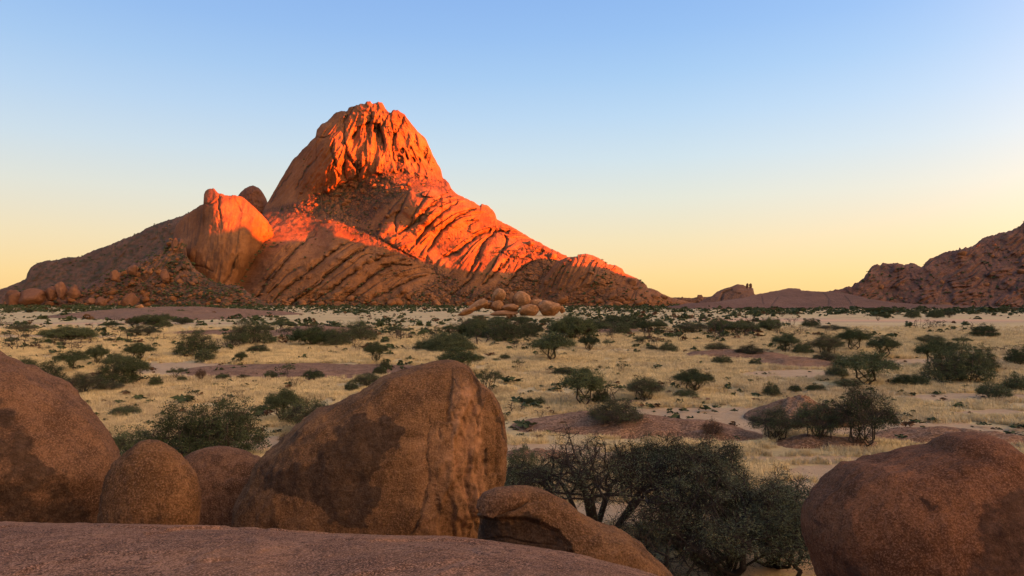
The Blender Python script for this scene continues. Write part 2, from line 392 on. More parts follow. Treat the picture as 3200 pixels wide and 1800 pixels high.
for q in [(500,960,1560),(640,900,1620),(700,940,1540),(760,955,1470),(760,880,1560),(800,790,1620),(830,730,1680),(845,650,1920),(880,570,1985),(870,660,1870),(900,680,1790),(980,700,1730),
          (900,955,1440),(900,860,1500),(900,780,1570),(1000,955,1430),(1000,860,1490),(1000,780,1560),(1050,730,1600),(1090,715,1670),(1150,860,1490),(1150,955,1420),(1150,780,1560),
          (1250,955,1430),(1250,860,1500),(1280,800,1560),(1000,620,1850),(960,560,1868),(1000,450,1850),(940,500,1935),(1045,370,1905),(1040,500,1795),(1100,600,1835),(1150,540,1800),(1150,440,1825),(1150,340,1860),
          (1250,440,1835),(1250,350,1870),(1330,440,1880),(1300,540,1810),(1380,560,1860),(1190,690,1665),(1250,640,1665),(1350,600,1680),(1300,700,1610),(1400,650,1635),(1060,660,1790),(1450,630,1690),(1350,760,1600),(1450,720,1620),
          (1540,660,1690),(1450,800,1560),(1550,750,1610),(1450,880,1500),(1450,955,1440),(1600,800,1560),(1650,760,1620),(1600,880,1500),(1600,955,1450),(1730,800,1600),(1720,860,1540),(1720,955,1470),(1800,860,1600),(1900,950,1600)]: dctl(*q)
DMAIN = TPS([d[:2] for d in DM], [d[2] for d in DM], 3e-4)
def rib(s, seed, al, w=1.0):
    """rounded slabs with sharp grooves; returns height -1..1 and groove mask"""
    f = s - np.floor(s); k = np.floor(s)
    a = _h(k, k*0+seed, seed)
    prof = np.clip(1-(2*np.abs(f-.5))**5, 0, 1)
    h = .35*prof + .9*(a-.5) + (.5+.5*a)*(1-f)**1.3
    g = sst(.055, .0, np.minimum(f, 1-f))
    return h*w, g
CRK = [ # hand-laid cracks: polyline(zoom coords), width px, depth m
 ([(1420,150),(1380,250),(1340,300),(1345,400),(1360,480)],5,10),([(1045,215),(1040,300),(1060,400),(1110,480),(1130,540)],5,14),([(1030,330),(1050,420),(1040,520),(1060,560)],4,9),
 ([(975,300),(960,370),(985,450),(1000,540)],5,10),([(1330,140),(1290,200),(1270,260),(1290,350),(1270,420)],4,9),([(1100,110),(1060,170),(1030,220)],5,12),
 ([(1200,100),(1210,180),(1180,220)],4,10),([(860,290),(920,295),(950,280)],3,6),([(720,520),(640,600),(590,700)],4,5),([(880,420),(800,500),(740,620)],5,5),
 ([(1440,640),(1400,720),(1360,800),(1360,880)],5,12),([(1580,610),(1530,690),(1470,780),(1440,860)],4,6),([(1640,680),(1560,740),(1500,810),(1420,870),(1380,890)],7,16),
 ([(1740,700),(1650,760),(1560,850),(1480,960)],6,13),([(1850,740),(1740,790),(1640,880),(1560,1000)],7,15),([(1950,870),(1860,910),(1780,980),(1740,1010),(1650,1040)],8,16),
 ([(1480,1050),(1330,970),(1200,890),(1080,850)],6,10),([(2060,880),(1980,880),(1900,960),(1860,1060),(1800,1160)],8,16),([(2040,900),(2050,960),(2010,1020)],4,9),
 ([(480,1330),(560,1200),(680,1060),(760,970),(860,900)],6,12),([(600,1310),(720,1200),(880,1080),(1000,980),(1100,930)],6,13),([(700,1330),(860,1220),(960,1130),(1080,1040),(1180,975)],7,14),
 ([(830,1330),(960,1240),(1060,1160),(1150,1090),(1280,1040)],6,13),([(1000,1330),(1110,1240),(1220,1150),(1330,1080),(1450,1090)],7,14),([(1180,1320),(1330,1240),(1450,1180),(1540,1150)],6,10),
 ([(1700,1270),(1820,1180),(1880,1080)],6,9),([(1900,1210),(2020,1090),(2060,1050)],7,12),([(2040,1230),(2120,1120),(2200,1060)],6,10)]
def relief_main(px, py):
    wx = px + 14*fbm(px/90, py/90, 50, 3); wy = py + 14*fbm(px/90+9, py/90, 60, 3)
    R = np.zeros(px.shape); occ = np.zeros(px.shape)
    gy = np.interp(px, [g[0] for g in GULLY], [g[1] for g in GULLY]); gy = gy + 8*fbm(px/30, py*0, 5, 2)
    pl = np.interp(px, [g[0] for g in PEAKLINE], [g[1] for g in PEAKLINE]) + 8*fbm(px/22, py*0+3, 8, 3)
    mF = sst(-6, 8, py-gy); mP = sst(6, -6, py-pl); mC = (1-mF)*(1-mP)
    # talus zone between peak and slabs
    tal = softpoly(wx, wy, Z1([(560,745),(760,700),(960,600),(1100,545),(1380,495),(1650,555),(1740,640),(1500,600),(1400,630),(1290,740),(1190,850),(1060,850),(950,800),(700,790)]), 9)
    tal = np.maximum(tal, .9*sst(22, 6, np.abs(py-gy))*sst(980,1100,px))
    tal = np.maximum(tal, softpoly(wx, wy, Z1([(1950,1020),(2250,950),(2420,1040),(2300,1140),(2100,1060)]), 8))
    base_t = sst(34, 8, (955-py) - 22*fbm(px/60, py*0, 77, 3)); tal = np.maximum(tal, base_t)
    tal = np.maximum(tal, softpoly(wx, wy, Z1([(1480,1240),(1640,1130),(1720,1170),(1830,1220),(1980,1240),(2200,1080),(2330,1130),(2500,1400),(1300,1400)]), 12))
    # ribs
    for S, m, sd in ((SF, mF, 3), (SC, mC, 4)):
        s0 = S(px, py)
        s1 = s0 + .10*fbm(px/90, py/90, sd*5, 2)
        s1 = s1 + .85*noise2(s0*.75, px/300, sd+60); h1, g1 = rib(s1*.85+.3, sd, 1); h2, g2 = rib(s1*2.3+.4*noise2(s0*1.3, px/130, sd+2), sd+20, 1)
        mod = sst(-.1, .55, fbm(px/80, py/50, sd+30, 3)); md1 = .2+.8*sst(-.35, .25, fbm(px/120, py/70, sd+31, 3))
        br = noise2(px/26+py/50, s0*2.0, sd+40)
        bf1, bd, bc = voro((px+py*.55)/44+s0*.15, s1*3.3, sd+50)
        R += m*(1-tal*.8)*(12*h1*md1 + 6.5*mod*h2 + 6*mod*(bc-.5)*sst(0,.15,bd))
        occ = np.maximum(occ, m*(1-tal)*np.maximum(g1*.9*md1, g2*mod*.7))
    # talus: boulders at two sizes
    for sc_, am, sd in ((26., 9., 61), (12., 5.5, 62), (6., 2.6, 63)):
        f1, dd, cid = voro(wx/sc_, wy/sc_*1.15, sd)
        R += tal*(am*np.sqrt(np.clip(1-f1*f1*1.5, 0, 1))*(.35+.65*cid)-am*.4)
        occ = np.maximum(occ, tal*sst(.18, .0, dd)*.95)
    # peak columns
    u = (px-1185)/(0.42+0.58*np.clip((py-320)/240, 0, 1.4)) 
    right = sst(-60, 20, px-(1010+ (py-380)*.05))
    hcol = ridged(u/46+.5*noise2(px/70,py/70,9), py/150, 70, 4)
    hcol2 = ridged(u/13, py/90, 71, 3)
    vis = mP*right*sst(330, 380, py)
    R += vis*(9*hcol+4.2*hcol2*sst(-.3,.5,noise2(px/40,py/70,72)))
    occ = np.maximum(occ, vis*sst(-.3, -.75, hcol)*.8)
    R += mP*sst(390, 350, py)*right*(6*ridged(px/22, py/18, 74, 3))
    # smooth left flank with long shallow grooves
    lf = mP*(1-right); s = (px-1040)+.72*(py-380) + 8*noise2(px/80, py/80, 12)
    R += lf*(3.5*noise2(s/26, (px-py)/220, 14)+2.2*ridged(s/11, (px-py)/160, 15, 2))
    # amphitheatre recess with a rounded pillar inside
    rec = softpoly(px+5*fbm(px/15,py/15,81,2), py, Z1([(1090,470),(1085,300),(1130,230),(1200,200),(1260,215),(1290,300),(1270,400),(1240,500),(1150,540)]), 4)
    R -= rec*17*sst(535, 430, py)
    for ex, ey, ew, eh, ed in ((1136,480,15,95,13),(1160,462,16,80,17),(1181,500,10,70,10)):
        e = np.clip(1-((px+4*noise2(px/20,py/30,83)-ex)/ew)**2-((py-ey)/eh)**2, 0, 1); R += mP*ed*np.sqrt(e)
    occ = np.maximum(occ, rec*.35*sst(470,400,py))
    # weathered pits
    for (x, y, w, h, d) in [(1404,390,18,22,12),(1462,350,16,18,9),(1470,450,20,30,12),(1560,390,12,35,9),(1390,480,26,60,9),(1350,260,10,16,8),(1590,430,10,40,7),(1520,440,10,30,7),(1245,240,22,18,10),
                            (1500,500,14,30,7),(1430,430,8,26,8),(1270,250,10,40,8),(2250,1000,26,22,9),(1090,290,14,20,6),(1290,130,16,22,8),(1990,1125,10,8,6),(1130,480,20,40,8)]:
        X, Y = Z1([(x, y)])[0]; q = np.sqrt(((wx-X)/(w*.505))**2+((wy-Y)/(h*.505))**2); m = sst(1.15, .7, q)
        R -= m*d; occ = np.maximum(occ, m*.8)
    for pts, w, d in CRK:
        z = Z1(pts); x0, x1 = min(p[0] for p in z)-30, max(p[0] for p in z)+30; y0, y1 = min(p[1] for p in z)-30, max(p[1] for p in z)+30
        b = (px > x0) & (px < x1) & (py > y0) & (py < y1)
        dd, side, pos = pldist(px[b]+4*noise2(px[b]/18, py[b]/18, 90), py[b]+4*noise2(px[b]/18+7, py[b]/18, 91), z)
        ww = w*.75*(.6+.8*np.sin(np.pi*np.clip(pos,0.02,.98)))
        g = np.exp(-(dd/ww)**2); step = side*np.exp(-dd/18)*np.sin(np.pi*pos)
        R[b] += -d*.8*g + 3.5*step; occ[b] = np.maximum(occ[b], .85*np.exp(-(dd/(ww*.6))**2))
    R += (1.3+1.5*np.maximum(tal, mP))*fbm(px/24, py/24, 33, 5, .6) + 1.0*ridged(px/8, py/8, 34, 2)*(1-.6*lf)
    return R, occ
def scrub_main(px, py):
    n = fbm(px/18, py/12, 44, 4); pl = np.interp(px, [g[0] for g in PEAKLINE], [g[1] for g in PEAKLINE])
    band = sst(0, 20, py-pl)*sst(140, 60, py-pl)*sst(1400,1200,px)
    return np.clip(sst(.0, .5, n)*(.85*band+.55*sst(70, 15, 955-py)), 0, .8)
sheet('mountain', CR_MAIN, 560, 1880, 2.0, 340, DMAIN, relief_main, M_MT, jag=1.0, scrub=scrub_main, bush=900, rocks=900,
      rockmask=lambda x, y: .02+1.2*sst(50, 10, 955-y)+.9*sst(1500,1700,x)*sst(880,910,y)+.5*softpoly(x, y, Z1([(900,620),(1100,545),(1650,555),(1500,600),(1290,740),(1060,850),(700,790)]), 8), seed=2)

# left dome
CR_DOME = [(520,850),(536,760),(550,706),(566,684),(590,665),(609,652),(622,645),(636,636),(636.5,608),(642,596),(651,590),(671,590),(679,600),(686,604),(706,611),(730,610),(752,613),(764,619),(772,628),(802,653),(820,672),(838,694),(850,712),(862,760),(880,850),(900,960)]
DD = TPS([(530,800),(560,700),(570,780),(560,955),(600,690),(640,640),(660,600),(650,760),(700,640),(700,720),(700,800),(700,900),(700,955),(760,650),(770,720),(780,800),(745,870),(780,900),(810,700),(820,760),(840,850),(850,720),(890,900),(630,900)],
         [1640,1665,1570,1560,1620,1600,1640,1535,1580,1530,1510,1495,1480,1600,1545,1560,1545,1620,1590,1620,1720,1640,1800,1520], 3e-4)
def relief_dome(px, py):
    R = 5.5*fbm(px/55, py/85, 21, 4)+1.0*fbm(px/10, py/14, 22, 3)+3.5*ridged((px+.3*py)/70, py/200, 23, 2); occ = np.zeros(px.shape)
    for pts, w, d in [([(684,612),(684,650),(690,682)],2.5,8),([(690,690),(688,740),(690,790)],1.6,1.5),([(642,680),(628,715),(634,745)],6,1.6),([(655,720),(668,712),(676,726),(670,742)],5,1.2),([(730,615),(745,640),(752,660)],3,4),
                      ([(730,830),(720,860),(700,885)],4,7),([(742,800),(725,835)],3,5),([(560,820),(640,835),(665,850)],2.5,4),([(640,636),(660,640),(690,615)],3,6)]:
        dd, side, pos = pldist(px+2*noise2(px/10,py/10,3), py, pts); R -= d*np.exp(-(dd/w)**2); occ = np.maximum(occ, .8*np.exp(-(dd/(w*.7))**2)*(d > 2))
    s = px+.25*(py-700); R += 1.6*noise2(s/14, py/160, 24)
    return R, occ
sheet('rock_dome', CR_DOME, 524, 898, 2.1, 170, DD, relief_dome, M_MT, stain=lambda x, y: .55*sst(.15,.7,fbm((x+.12*(y-700))/9, y/170, 26, 3))*sst(620,680,y)+.25*sst(.1,.6,fbm(x/40,y/55,27,4)), jag=1.2, seed=4, back=250, round_w=15)  # water streaks and mottling here are the rock's own stain

# rock knob behind
CR_KN = [(735,700),(740,630),(744,611),(752,600),(767,588),(780,581),(792,580),(806,585),(817,595),(826,610),(833,623),(842,660),(850,720)]
sheet('rock_knob', CR_KN, 735, 850, 1.7, 90, lambda x, y: 1990+((x-790)/55)**2*60+(955-y)*.2, lambda x, y: (5*ridged(x/22, y/30, 3, 4)+2*fbm(x/8,y/8,4,3), sst(-.1,-.8,ridged(x/22,y/30,3,4))*.6), M_RMT, base=800, jag=.6, back=120, seed=5)

# far left slope
CR_L = [(-500,955),(-300,945),(-120,930),(0,905),(50,886),(82,870),(84,857),(97,834),(116,822),(148,814),(182,812),(198,805),(248,803),(295,781),(330,770),(388,746),(427,731),(466,709),(505,694),(551,680),(582,669),(609,653),(633,640),(680,640),(720,700),(760,800)]
def relief_rub(k, seed):
    def f(px, py):
        R = np.zeros(px.shape); occ = np.zeros(px.shape)
        wx = px+8*fbm(px/60, py/60, seed, 2); wy = py+8*fbm(px/60+4, py/60, seed+1, 2)
        for sc_, am, sd in ((30., 8., 1), (14., 5., 2), (7., 2.8, 3)):
            f1, dd, cid = voro(wx/sc_, wy/sc_*1.2, sd+seed)
            big = cid > .45 if sc_ > 20 else cid > .2
            R += k*big*(am*np.sqrt(np.clip(1-f1*f1*1.4, 0, 1))*(.1+.9*cid**1.5)); occ = np.maximum(occ, sst(.14, 0, dd)*.7*big)
        R += k*3*fbm(px/45, py/30, seed+8, 4)
        return R, occ
    return f
def r_left(px, py):
    R, o = relief_rub(.85, 100)(px, py); s = px*.45+py
    return R+5*fbm(s/30, px/120, 105, 4), o*.5
sheet('left_ridge', CR_L, -500, 760, 3.4, 90, lambda x, y: 1640+(955-y)*1.2+np.maximum(600-x,-60)*.85, r_left, M_FAR, jag=1.2, seed=6, back=500, bush=420,
      scrub=lambda x, y: .75*sst(-.1, .5, fbm(x/16, y/9, 120, 4)))
# foothill spur and talus on the left
CR_H = [(-520,958),(-300,950),(-120,952),(-40,945),(0,938),(12,920),(23,914),(50,912),(68,906),(100,903),(138,906),(143,915),(152,892),(165,886),(190,886),(194,880),(203,893),(220,893),(235,890),(250,900),(275,893),(295,880),(310,872),(330,850),(350,843),(372,850),(408,832),(430,815),(458,806),
        (480,790),(497,777),(510,770),(520,752),(536,748),(548,752),(556,745),(566,742),(575,750),(580,765),(584,800),(610,842),(660,878),(700,890),(750,893),(790,925),(840,950),(900,960)]
def r_H(px, py):
    R, o = relief_rub(1., 130)(px, py)
    big = softpoly(px+5*fbm(px/20,py/20,7,2), py, [(440,860),(470,800),(535,735),(555,695),(580,700),(578,760),(545,790),(520,850),(480,890)], 8)
    s = px+.7*py
    return R*.8*(1-.6*big)+big*(8*ridged(s/30, py/90, 140, 2))+5*fbm(px/55,py/35,141,4), o*(1-.5*big)
M_TALUS = mat_mountain('red_talus_rock', (.19,.085,.046), (.10,.05,.030), (.26,.12,.066), 1.3)
sheet('left_foothill', CR_H, -520, 880, 2.6, 130, lambda x, y: 1400+(958-y)*.55+30*np.cos((x-200)/160.), r_H, M_TALUS, jag=1.5, seed=7, back=140, bush=700, rocks=420,
      scrub=lambda x, y: .85*sst(.0, .5, fbm(x/14, y/8, 150, 4))*sst(420, 520, x)+.6*sst(.0,.5,fbm(x/12,y/6,151,3)))
# right domes
CR_R = [(1640,955),(1680,905),(1700,870),(1714,850),(1735,822),(1755,810),(1774,803),(1804,802),(1805,795),(1837,793),(1865,803),(1896,821),(1898,825),(1924,829),(1945,840),(1950,850),(1956,855),(1987,868),(2011,882),(2021,892),(2023,899),(2050,906),(2070,918),(2081,923),(2102,931),(2140,940),(2200,955)]
DR = TPS([(1650,950),(1700,870),(1740,830),(1740,900),(1800,820),(1800,880),(1800,950),(1860,810),(1880,860),(1860,920),(1880,950),(1930,850),(1940,890),(1960,950),(2000,890),(2020,920),(2030,950),(2080,940),(2180,955)],
         [1480,1500,1490,1450,1480,1430,1390,1500,1430,1410,1380,1480,1430,1370,1460,1410,1380,1420,1480], 3e-4)
def relief_R(px, py):
    m = np.maximum(softpoly(px, py, [(1670,960),(1720,905),(1840,890),(1860,860),(1890,840),(1930,850),(1925,880),(1960,900),(1975,960)], 9), sst(22, 6, 955-py-6*fbm(px/20,py*0,3,2)))
    R, o = relief_rub(.9, 160)(px, py); s = px+.55*(py-850)
    h, g = rib(s/36+.3*noise2(px/50,py/50,166), 5, 1)
    Rr = 5*h+3*ridged(s/14, py/140, 170, 3)+1.5*fbm(px/12,py/12,171,3)
    occ = g*.6
    for pts, w, d in [([(1865,820),(1855,840),(1852,855)],2.5,6),([(1895,822),(1880,845),(1850,880)],4,8),([(1990,905),(1985,930),(1995,955)],3,6),([(2000,925),(2020,935)],2.5,5),([(1760,830),(1735,870),(1725,900)],3,6)]:
        dd, side, pos = pldist(px+2*noise2(px/9,py/9,3), py, pts); Rr = Rr-d*np.exp(-(dd/w)**2); occ = np.maximum(occ, .8*np.exp(-(dd/(w*.7))**2))
    sm = sst(1975, 1995, px); Rr = Rr*(1-.5*sm)
    return R*m+Rr*(1-m), np.maximum(o*m, occ*(1-m))
sheet('right_dome', CR_R, 1640, 2200, 2.1, 120, DR, relief_R, M_MT, jag=.7, seed=8, back=260, round_w=22, bush=160, rocks=260, rockmask=lambda x, y: .1+sst(60, 15, 958-y))
# distant low ridge between
sheet('distant_ridge', [(1950,955),(2050,932),(2102,930),(2113,929),(2128,930),(2132,926),(2135,930),(2160,931),(2178,929),(2180,922),(2192,920),(2198,928),(2240,927),(2300,935),(2400,955)], 1950, 2400, 2, 30,
      lambda x, y: 2600+0*x, lambda x, y: (6*fbm(x/20, y/8, 180, 4), 0*x), M_FAR, base=950, jag=.6, back=400, seed=9)
# small dome with balanced stones
CR_S = [(2170,955),(2200,935),(2225,925),(2241,911),(2262,902),(2279,898),(2304,888),(2324,890),(2330,895),(2345,897),(2354,901),(2357,918),(2375,930),(2420,955)]
def relief_S(px, py):
    R = 2*fbm(px/25, py/14, 190, 4); m = softpoly(px, py, [(2250,935),(2262,915),(2285,908),(2320,920),(2310,938)], 4); R2, o = relief_rub(.5, 191)(px, py)
    d, s, p = pldist(px, py, [(2252,938),(2260,915),(2285,905)]); g = np.exp(-(d/4)**2)
    return R+R2*m-6*g-5*m, np.maximum(o*m, g*.8)
sheet('small_dome', CR_S, 2170, 2420, 1.8, 60, lambda x, y: 1180+((x-2290)/90.)**2*20+(955-y)*1.0, relief_S, M_HILL, base=960, jag=.5, back=120, seed=10, round_w=10)
# long smooth whaleback
CR_W = [(2080,962),(2150,948),(2240,943),(2330,930),(2357,921),(2403,913),(2406,911),(2432,908),(2465,900),(2500,902),(2503,907),(2540,910),(2573,911),(2655,919),(2718,934),(2780,944),(2900,952),(3050,957),(3300,962)]
def relief_W(px, py):
    R = 2.0*fbm(px/70, py/22, 200, 4)+.5*fbm(px/12, py/5, 201, 3); occ = np.zeros(px.shape)
    for pts in [[(2570,912),(2590,935),(2588,955)],[(2430,930),(2410,955)],[(2380,925),(2385,950)],[(2640,925),(2660,950)]]:
        dd, _, _ = pldist(px+2*noise2(px/9,py/9,3), py, pts); R -= 3*np.exp(-(dd/2.5)**2); occ = np.maximum(occ, .7*np.exp(-(dd/2)**2))
    return R, occ
sheet('whaleback_hill', CR_W, 2080, 3300, 2.6, 60, lambda x, y: 960+(962-y)*2.4, relief_W, M_HILL, base=965, jag=.4, back=250, seed=11, round_w=8)
# right mountain
CR_RM = [(2540,955),(2560,925),(2585,910),(2620,905),(2640,899),(2647,895),(2654,893),(2660,897),(2668,888),(2701,869),(2703,860),(2712,852),(2718,838),(2734,826),(2752,826),(2757,821),(2775,824),(2805,821),(2825,829),(2836,824),(2854,822),(2870,830),(2883,833),(2898,815),(2904,808),(2920,803),(2945,791),(2960,786),(2987,781),(2996,780),(2999,771),(3003,778),
         (3030,772),(3049,764),(3061,749),(3090,737),(3115,733),(3119,727),(3132,727),(3165,718),(3186,708),(3200,693),(3260,660),(3380,590),(3600,540),(3900,520),(4200,560)]
def relief_RM(px, py):
    R, o = relief_rub(.75, 210)(px, py); s = px*.55+(py-800)*1.0+18*fbm(px/120, py/90, 211, 2)
    h, g = rib(s/44, 6, 1); mod = sst(-.3, .4, fbm(px/90, py/60, 212, 2))
    return R*(1-.5*mod)+11*h*mod+5*ridged(s/15, px/90, 213, 3)*mod+2*fbm(px/14, py/14, 214, 3), np.maximum(o*(1-.4*mod), g*mod*.7)
DRM = TPS([(2540,955),(2700,955),(2700,870),(2760,830),(2900,955),(2900,880),(2900,815),(3050,955),(3050,850),(3050,765),(3200,955),(3200,820),(3200,700),(3400,955),(3400,600),(3900,955),(3900,520)],
          [1150,1130,1210,1280,1100,1180,1270,1080,1200,1310,1060,1210,1360,1020,1380,950,1350], 3e-4)
sheet('right_mountain', CR_RM, 2540, 3900, 2.9, 160, DRM, relief_RM, M_RMT, jag=1.6, seed=12, back=450, bush=420, rocks=160, scrub=lambda x, y: .5*sst(.1, .6, fbm(x/14, y/10, 215, 4)))

# sunward range that shades the plain: outside the frame to the right and behind, crest fitted to the shade line seen on the mountain
def build_range():
    sp = [(-400,900,1600),(640,668,1600),(700,715,1560),(790,772,1560),(900,742,1660),(1000,745,1640),(1100,765,1590),(1230,800,1560),(1330,815,1560),(1450,845,1520),(1620,858,1540),(1720,868,1560),(1850,850,1500),(1900,850,1480),(1960,872,1470),(2010,895,1450),(2300,860,1500)]
    tx = (SX, SY); pe = (-SY, SX)    # across-sun axis
    te = math.tan(SUN_EL); Q = 1300.
    pts = []
    for px, py, D in sp:
        x, y, z = P3(px, py, D); p = x*pe[0]+y*pe[1]; q = x*tx[0]+y*tx[1]
        pts.append((p, z+(Q-q)*te))
    pts.sort(); pp = np.array([a[0] for a in pts]); hh = np.array([a[1] for a in pts])
    hs = np.convolve(np.pad(hh, 1, 'edge'), [.25,.5,.25], 'valid')
    print('RANGE', [(round(a), round(b)) for a, b in zip(pp, hs)])
    P = np.linspace(-2600, 3200, 300)
    H = np.interp(P, np.r_[-2600, -900, 0, 600, pp, pp[-1]+400, 3200], np.r_[120, 190, 210, 300, hs, 300, 150])
    H = H + 3*fbm(P/60, P*0, 300, 4)
    A = np.linspace(-1, 1, 41)
    V = []
    for a in A:
        wid = 420
        off = a*wid
        prof = (1-abs(a)**1.3)
        p = P; q = Q+off
        x = p*pe[0]+q*tx[0]; y = p*pe[1]+q*tx[1]
        z = H*prof-2+ (18*fbm(x/80, y/80, 301, 4)*(abs(a) > .06)*(prof if a else 0)*min(1, abs(a)*3)*.8) - (0 if abs(a) < .06 else 6*min(1, abs(a)*3))
        V.append(np.stack([x, y, z], -1))
    V = np.array(V); at = {'stain': np.zeros(V.shape[:2]), 'scrub': .5*sst(.1,.6,fbm(V[...,0]/60,V[...,1]/60,302,4))}
    o = link('unseen_shading_range', mesh_np('range', V.reshape(-1,3), grid_faces(41, 300), [M_RMT], attrs=at)); tag(o, kind='structure')
build_range()

# ------------------------------------------------------------------ boulders
def ico(sub):
    import bmesh
    bm = bmesh.new(); bmesh.ops.create_icosphere(bm, subdivisions=sub, radius=1)
    V = np.array([v.co[:] for v in bm.verts]); Fc = np.array([[v.index for v in f.verts] for f in bm.faces]); bm.free(); return V, Fc
def rock_verts(V, seed, amp=.22, flat=0):
    r = np.random.default_rng(seed)
    d = 1+amp*fbm3(V[:,0]*1.1+seed, V[:,1]*1.1, V[:,2]*1.1, seed, 4)
    for _ in range(9):   # planar facets
        n = r.normal(size=3); n /= np.linalg.norm(n); k = r.uniform(.66, .9); dt = V@n
        d = np.where(dt > k/np.maximum(d, .1)*1.0, np.minimum(d, k/np.maximum(dt, .05)*1.04), d)
    return V*d[:,None]
IV3, IF3 = ico(4); IV2, IF2 = ico(3)
def boulder_mesh(name, seed, mat, hi=False, amp=.22):
    V, Fc = (IV3, IF3) if hi else (IV2, IF2)
    v = rock_verts(V, seed, amp)
    return mesh_np(name, v, Fc, [mat], attrs={'stain': np.zeros(len(v)), 'lit_fresh': np.zeros(len(v)), 'scrub': np.zeros(len(v))})
# talus boulders on the slopes: 280 largest single, the rest one mass
tal_mesh = [boulder_mesh('talus_boulder', 400+i, M_MT) for i in range(10)]
rs = sorted([(float(rng.lognormal(.7, .75)), s) for s in ROCKSPOTS], key=lambda a: -a[0])
massV = []; massF = []; nv = 0
IV1, IF1 = ico(2)
rv = [rock_verts(IV1, 500+i, .3) for i in range(8)]
for i, (s, (px, py, D)) in enumerate(rs):
    s = min(s, 10.); c = P3(px, py, D-s*.1)
    sc3 = (s*R_.uniform(.8,1.5), s*R_.uniform(.8,1.2), s*R_.uniform(.55,.95))
    if i < 230:
        o = link('talus_boulder', tal_mesh[i % 10], loc=tuple(c)); o.scale = sc3; o.rotation_euler = (R_.uniform(-.4,.4), R_.uniform(-.4,.4), R_.uniform(0,6.28))
        szw = 'very large' if s > 6.5 else 'large' if s > 4.5 else 'middling' if s > 3.4 else 'smaller'
        wh = ('low on the left foothill' if px < 300 else 'on the left foothill below the dark slope' if px < 580 else 'in the rubble under the left dome' if px < 860 and py > 820 else 'beside the shoulder of the peak' if px < 1000 and py < 800 else 'in the bowl below the summit cliffs' if py < 680 and px < 1420
              else 'at the foot of the front slabs' if px < 1150 and py > 880 else 'among the front slabs' if px < 1250 and py > 700 else 'at the foot of the ribbed right ridge' if px < 1640 and py > 860 else 'on the ribbed right ridge' if px < 1640 else 'on the right domes' if px < 2300 else 'on the far right mountain')
        tag(o, f'{szw} weathered granite boulder lodged {wh}', 'boulder', 'boulders in the rubble on the mountain slopes')
    else:
        a = R_.uniform(0,6.28); v = rv[i % 8]*np.array(sc3); v = np.stack([v[:,0]*math.cos(a)-v[:,1]*math.sin(a), v[:,0]*math.sin(a)+v[:,1]*math.cos(a), v[:,2]], -1)+c
        massV.append(v); massF.append(IF1+nv); nv += len(v)
me = mesh_np('rubble', np.concatenate(massV), np.concatenate(massF), [M_MT], attrs={'stain': np.zeros(nv), 'scrub': np.zeros(nv)})
tag(link('slope_rubble', me), 'loose rubble of small rocks strewn over the mountain slopes', 'rubble', kind='stuff')

# placed boulders (pixel box -> world): px0,px1,py_top,py_bot, distance, tilt
def place_boulder(x0, x1, y0, y1, D, label, group=None, seed=1, tilt=0, mat=None, name='boulder', amp=.12, depth=1.0):
    c = P3((x0+x1)/2, (y0+y1)/2, D); w = (x1-x0)/2/F*D; h = (y1-y0)/2/F*D
    o = link(name, boulder_mesh(name, seed, mat or M_PILE, True, amp*1.8), loc=tuple(c)); o.scale = (w, w*depth, h); o.rotation_euler = (0, math.radians(tilt), 0)
    tag(o, label, 'boulder', group); return o
G = 'boulder pile standing on the plain before the mountain'
PB = 540
for a in [(1537,1581,901,950,PB+2,'round boulder perched highest on the boulder pile in the plain',21,0),(1534,1574,936,975,PB,'narrow block carrying the highest round boulder of the plain pile',22,0),
          (1455,1530,941,968,PB-4,'long rounded slab at left end of boulder pile, upper part',23,-28),(1428,1496,960,984,PB-8,'long low slab sloping into the grass at left foot of boulder pile',24,-25),
          (1603,1662,913,967,PB+2,'tall round boulder in the middle of the plain boulder pile',25,8),(1592,1610,915,958,PB+6,'thin upright stone wedged left of the tall middle boulder in pile',26,5),
          (1562,1628,950,976,PB-3,'low flat block between the round boulders of the plain pile',27,0),(1648,1698,931,966,PB+4,'rounded boulder leaning behind the big right boulder of pile',28,0),
          (1676,1754,936,990,PB-6,'big cracked boulder at the right end of the plain pile',29,8),(1620,1684,950,992,PB-9,'low rounded boulder at front centre right of the plain pile',30,-12),
          (1748,1766,955,980,PB-5,'small stone beside the right end of the boulder pile',31,0),(1500,1545,938,966,PB+6,'brown block behind the long slabs of the boulder pile',32,0),(1530,1625,970,990,PB-6,'low rubble stone under the middle of the boulder pile',33,0)]:
    place_boulder(a[0], a[1], a[2], a[3], a[4], a[5], G, a[6], a[7])
for a in [(424,450,950,972,640,'orange boulder sitting on the left low outcrop, largest of its cluster',41),(446,462,958,972,638,'small orange boulder right of the largest on the left low outcrop',42),(389,402,965,978,630,'small rounded boulder at left end of the low outcrop',43),(436,452,968,980,620,'low stone in front of the left outcrop boulder cluster',44)]:
    place_boulder(*a[:6], 'boulders on the left outcrop', a[6])
for a in [(2331,2339,885,903,1180,'left one of the two balanced stones on the small dome',45),(2341,2350,885,902,1180,'right one of the two balanced stones on the small dome',46)]:
    place_boulder(*a[:6], 'balanced stones on the small dome', a[6], mat=M_HILL)
place_boulder(2202,2222,1243,1254, gdist(1253), 'small dark rock lying alone in grass near the centre right outcrop', None, 47, mat=M_OUT)

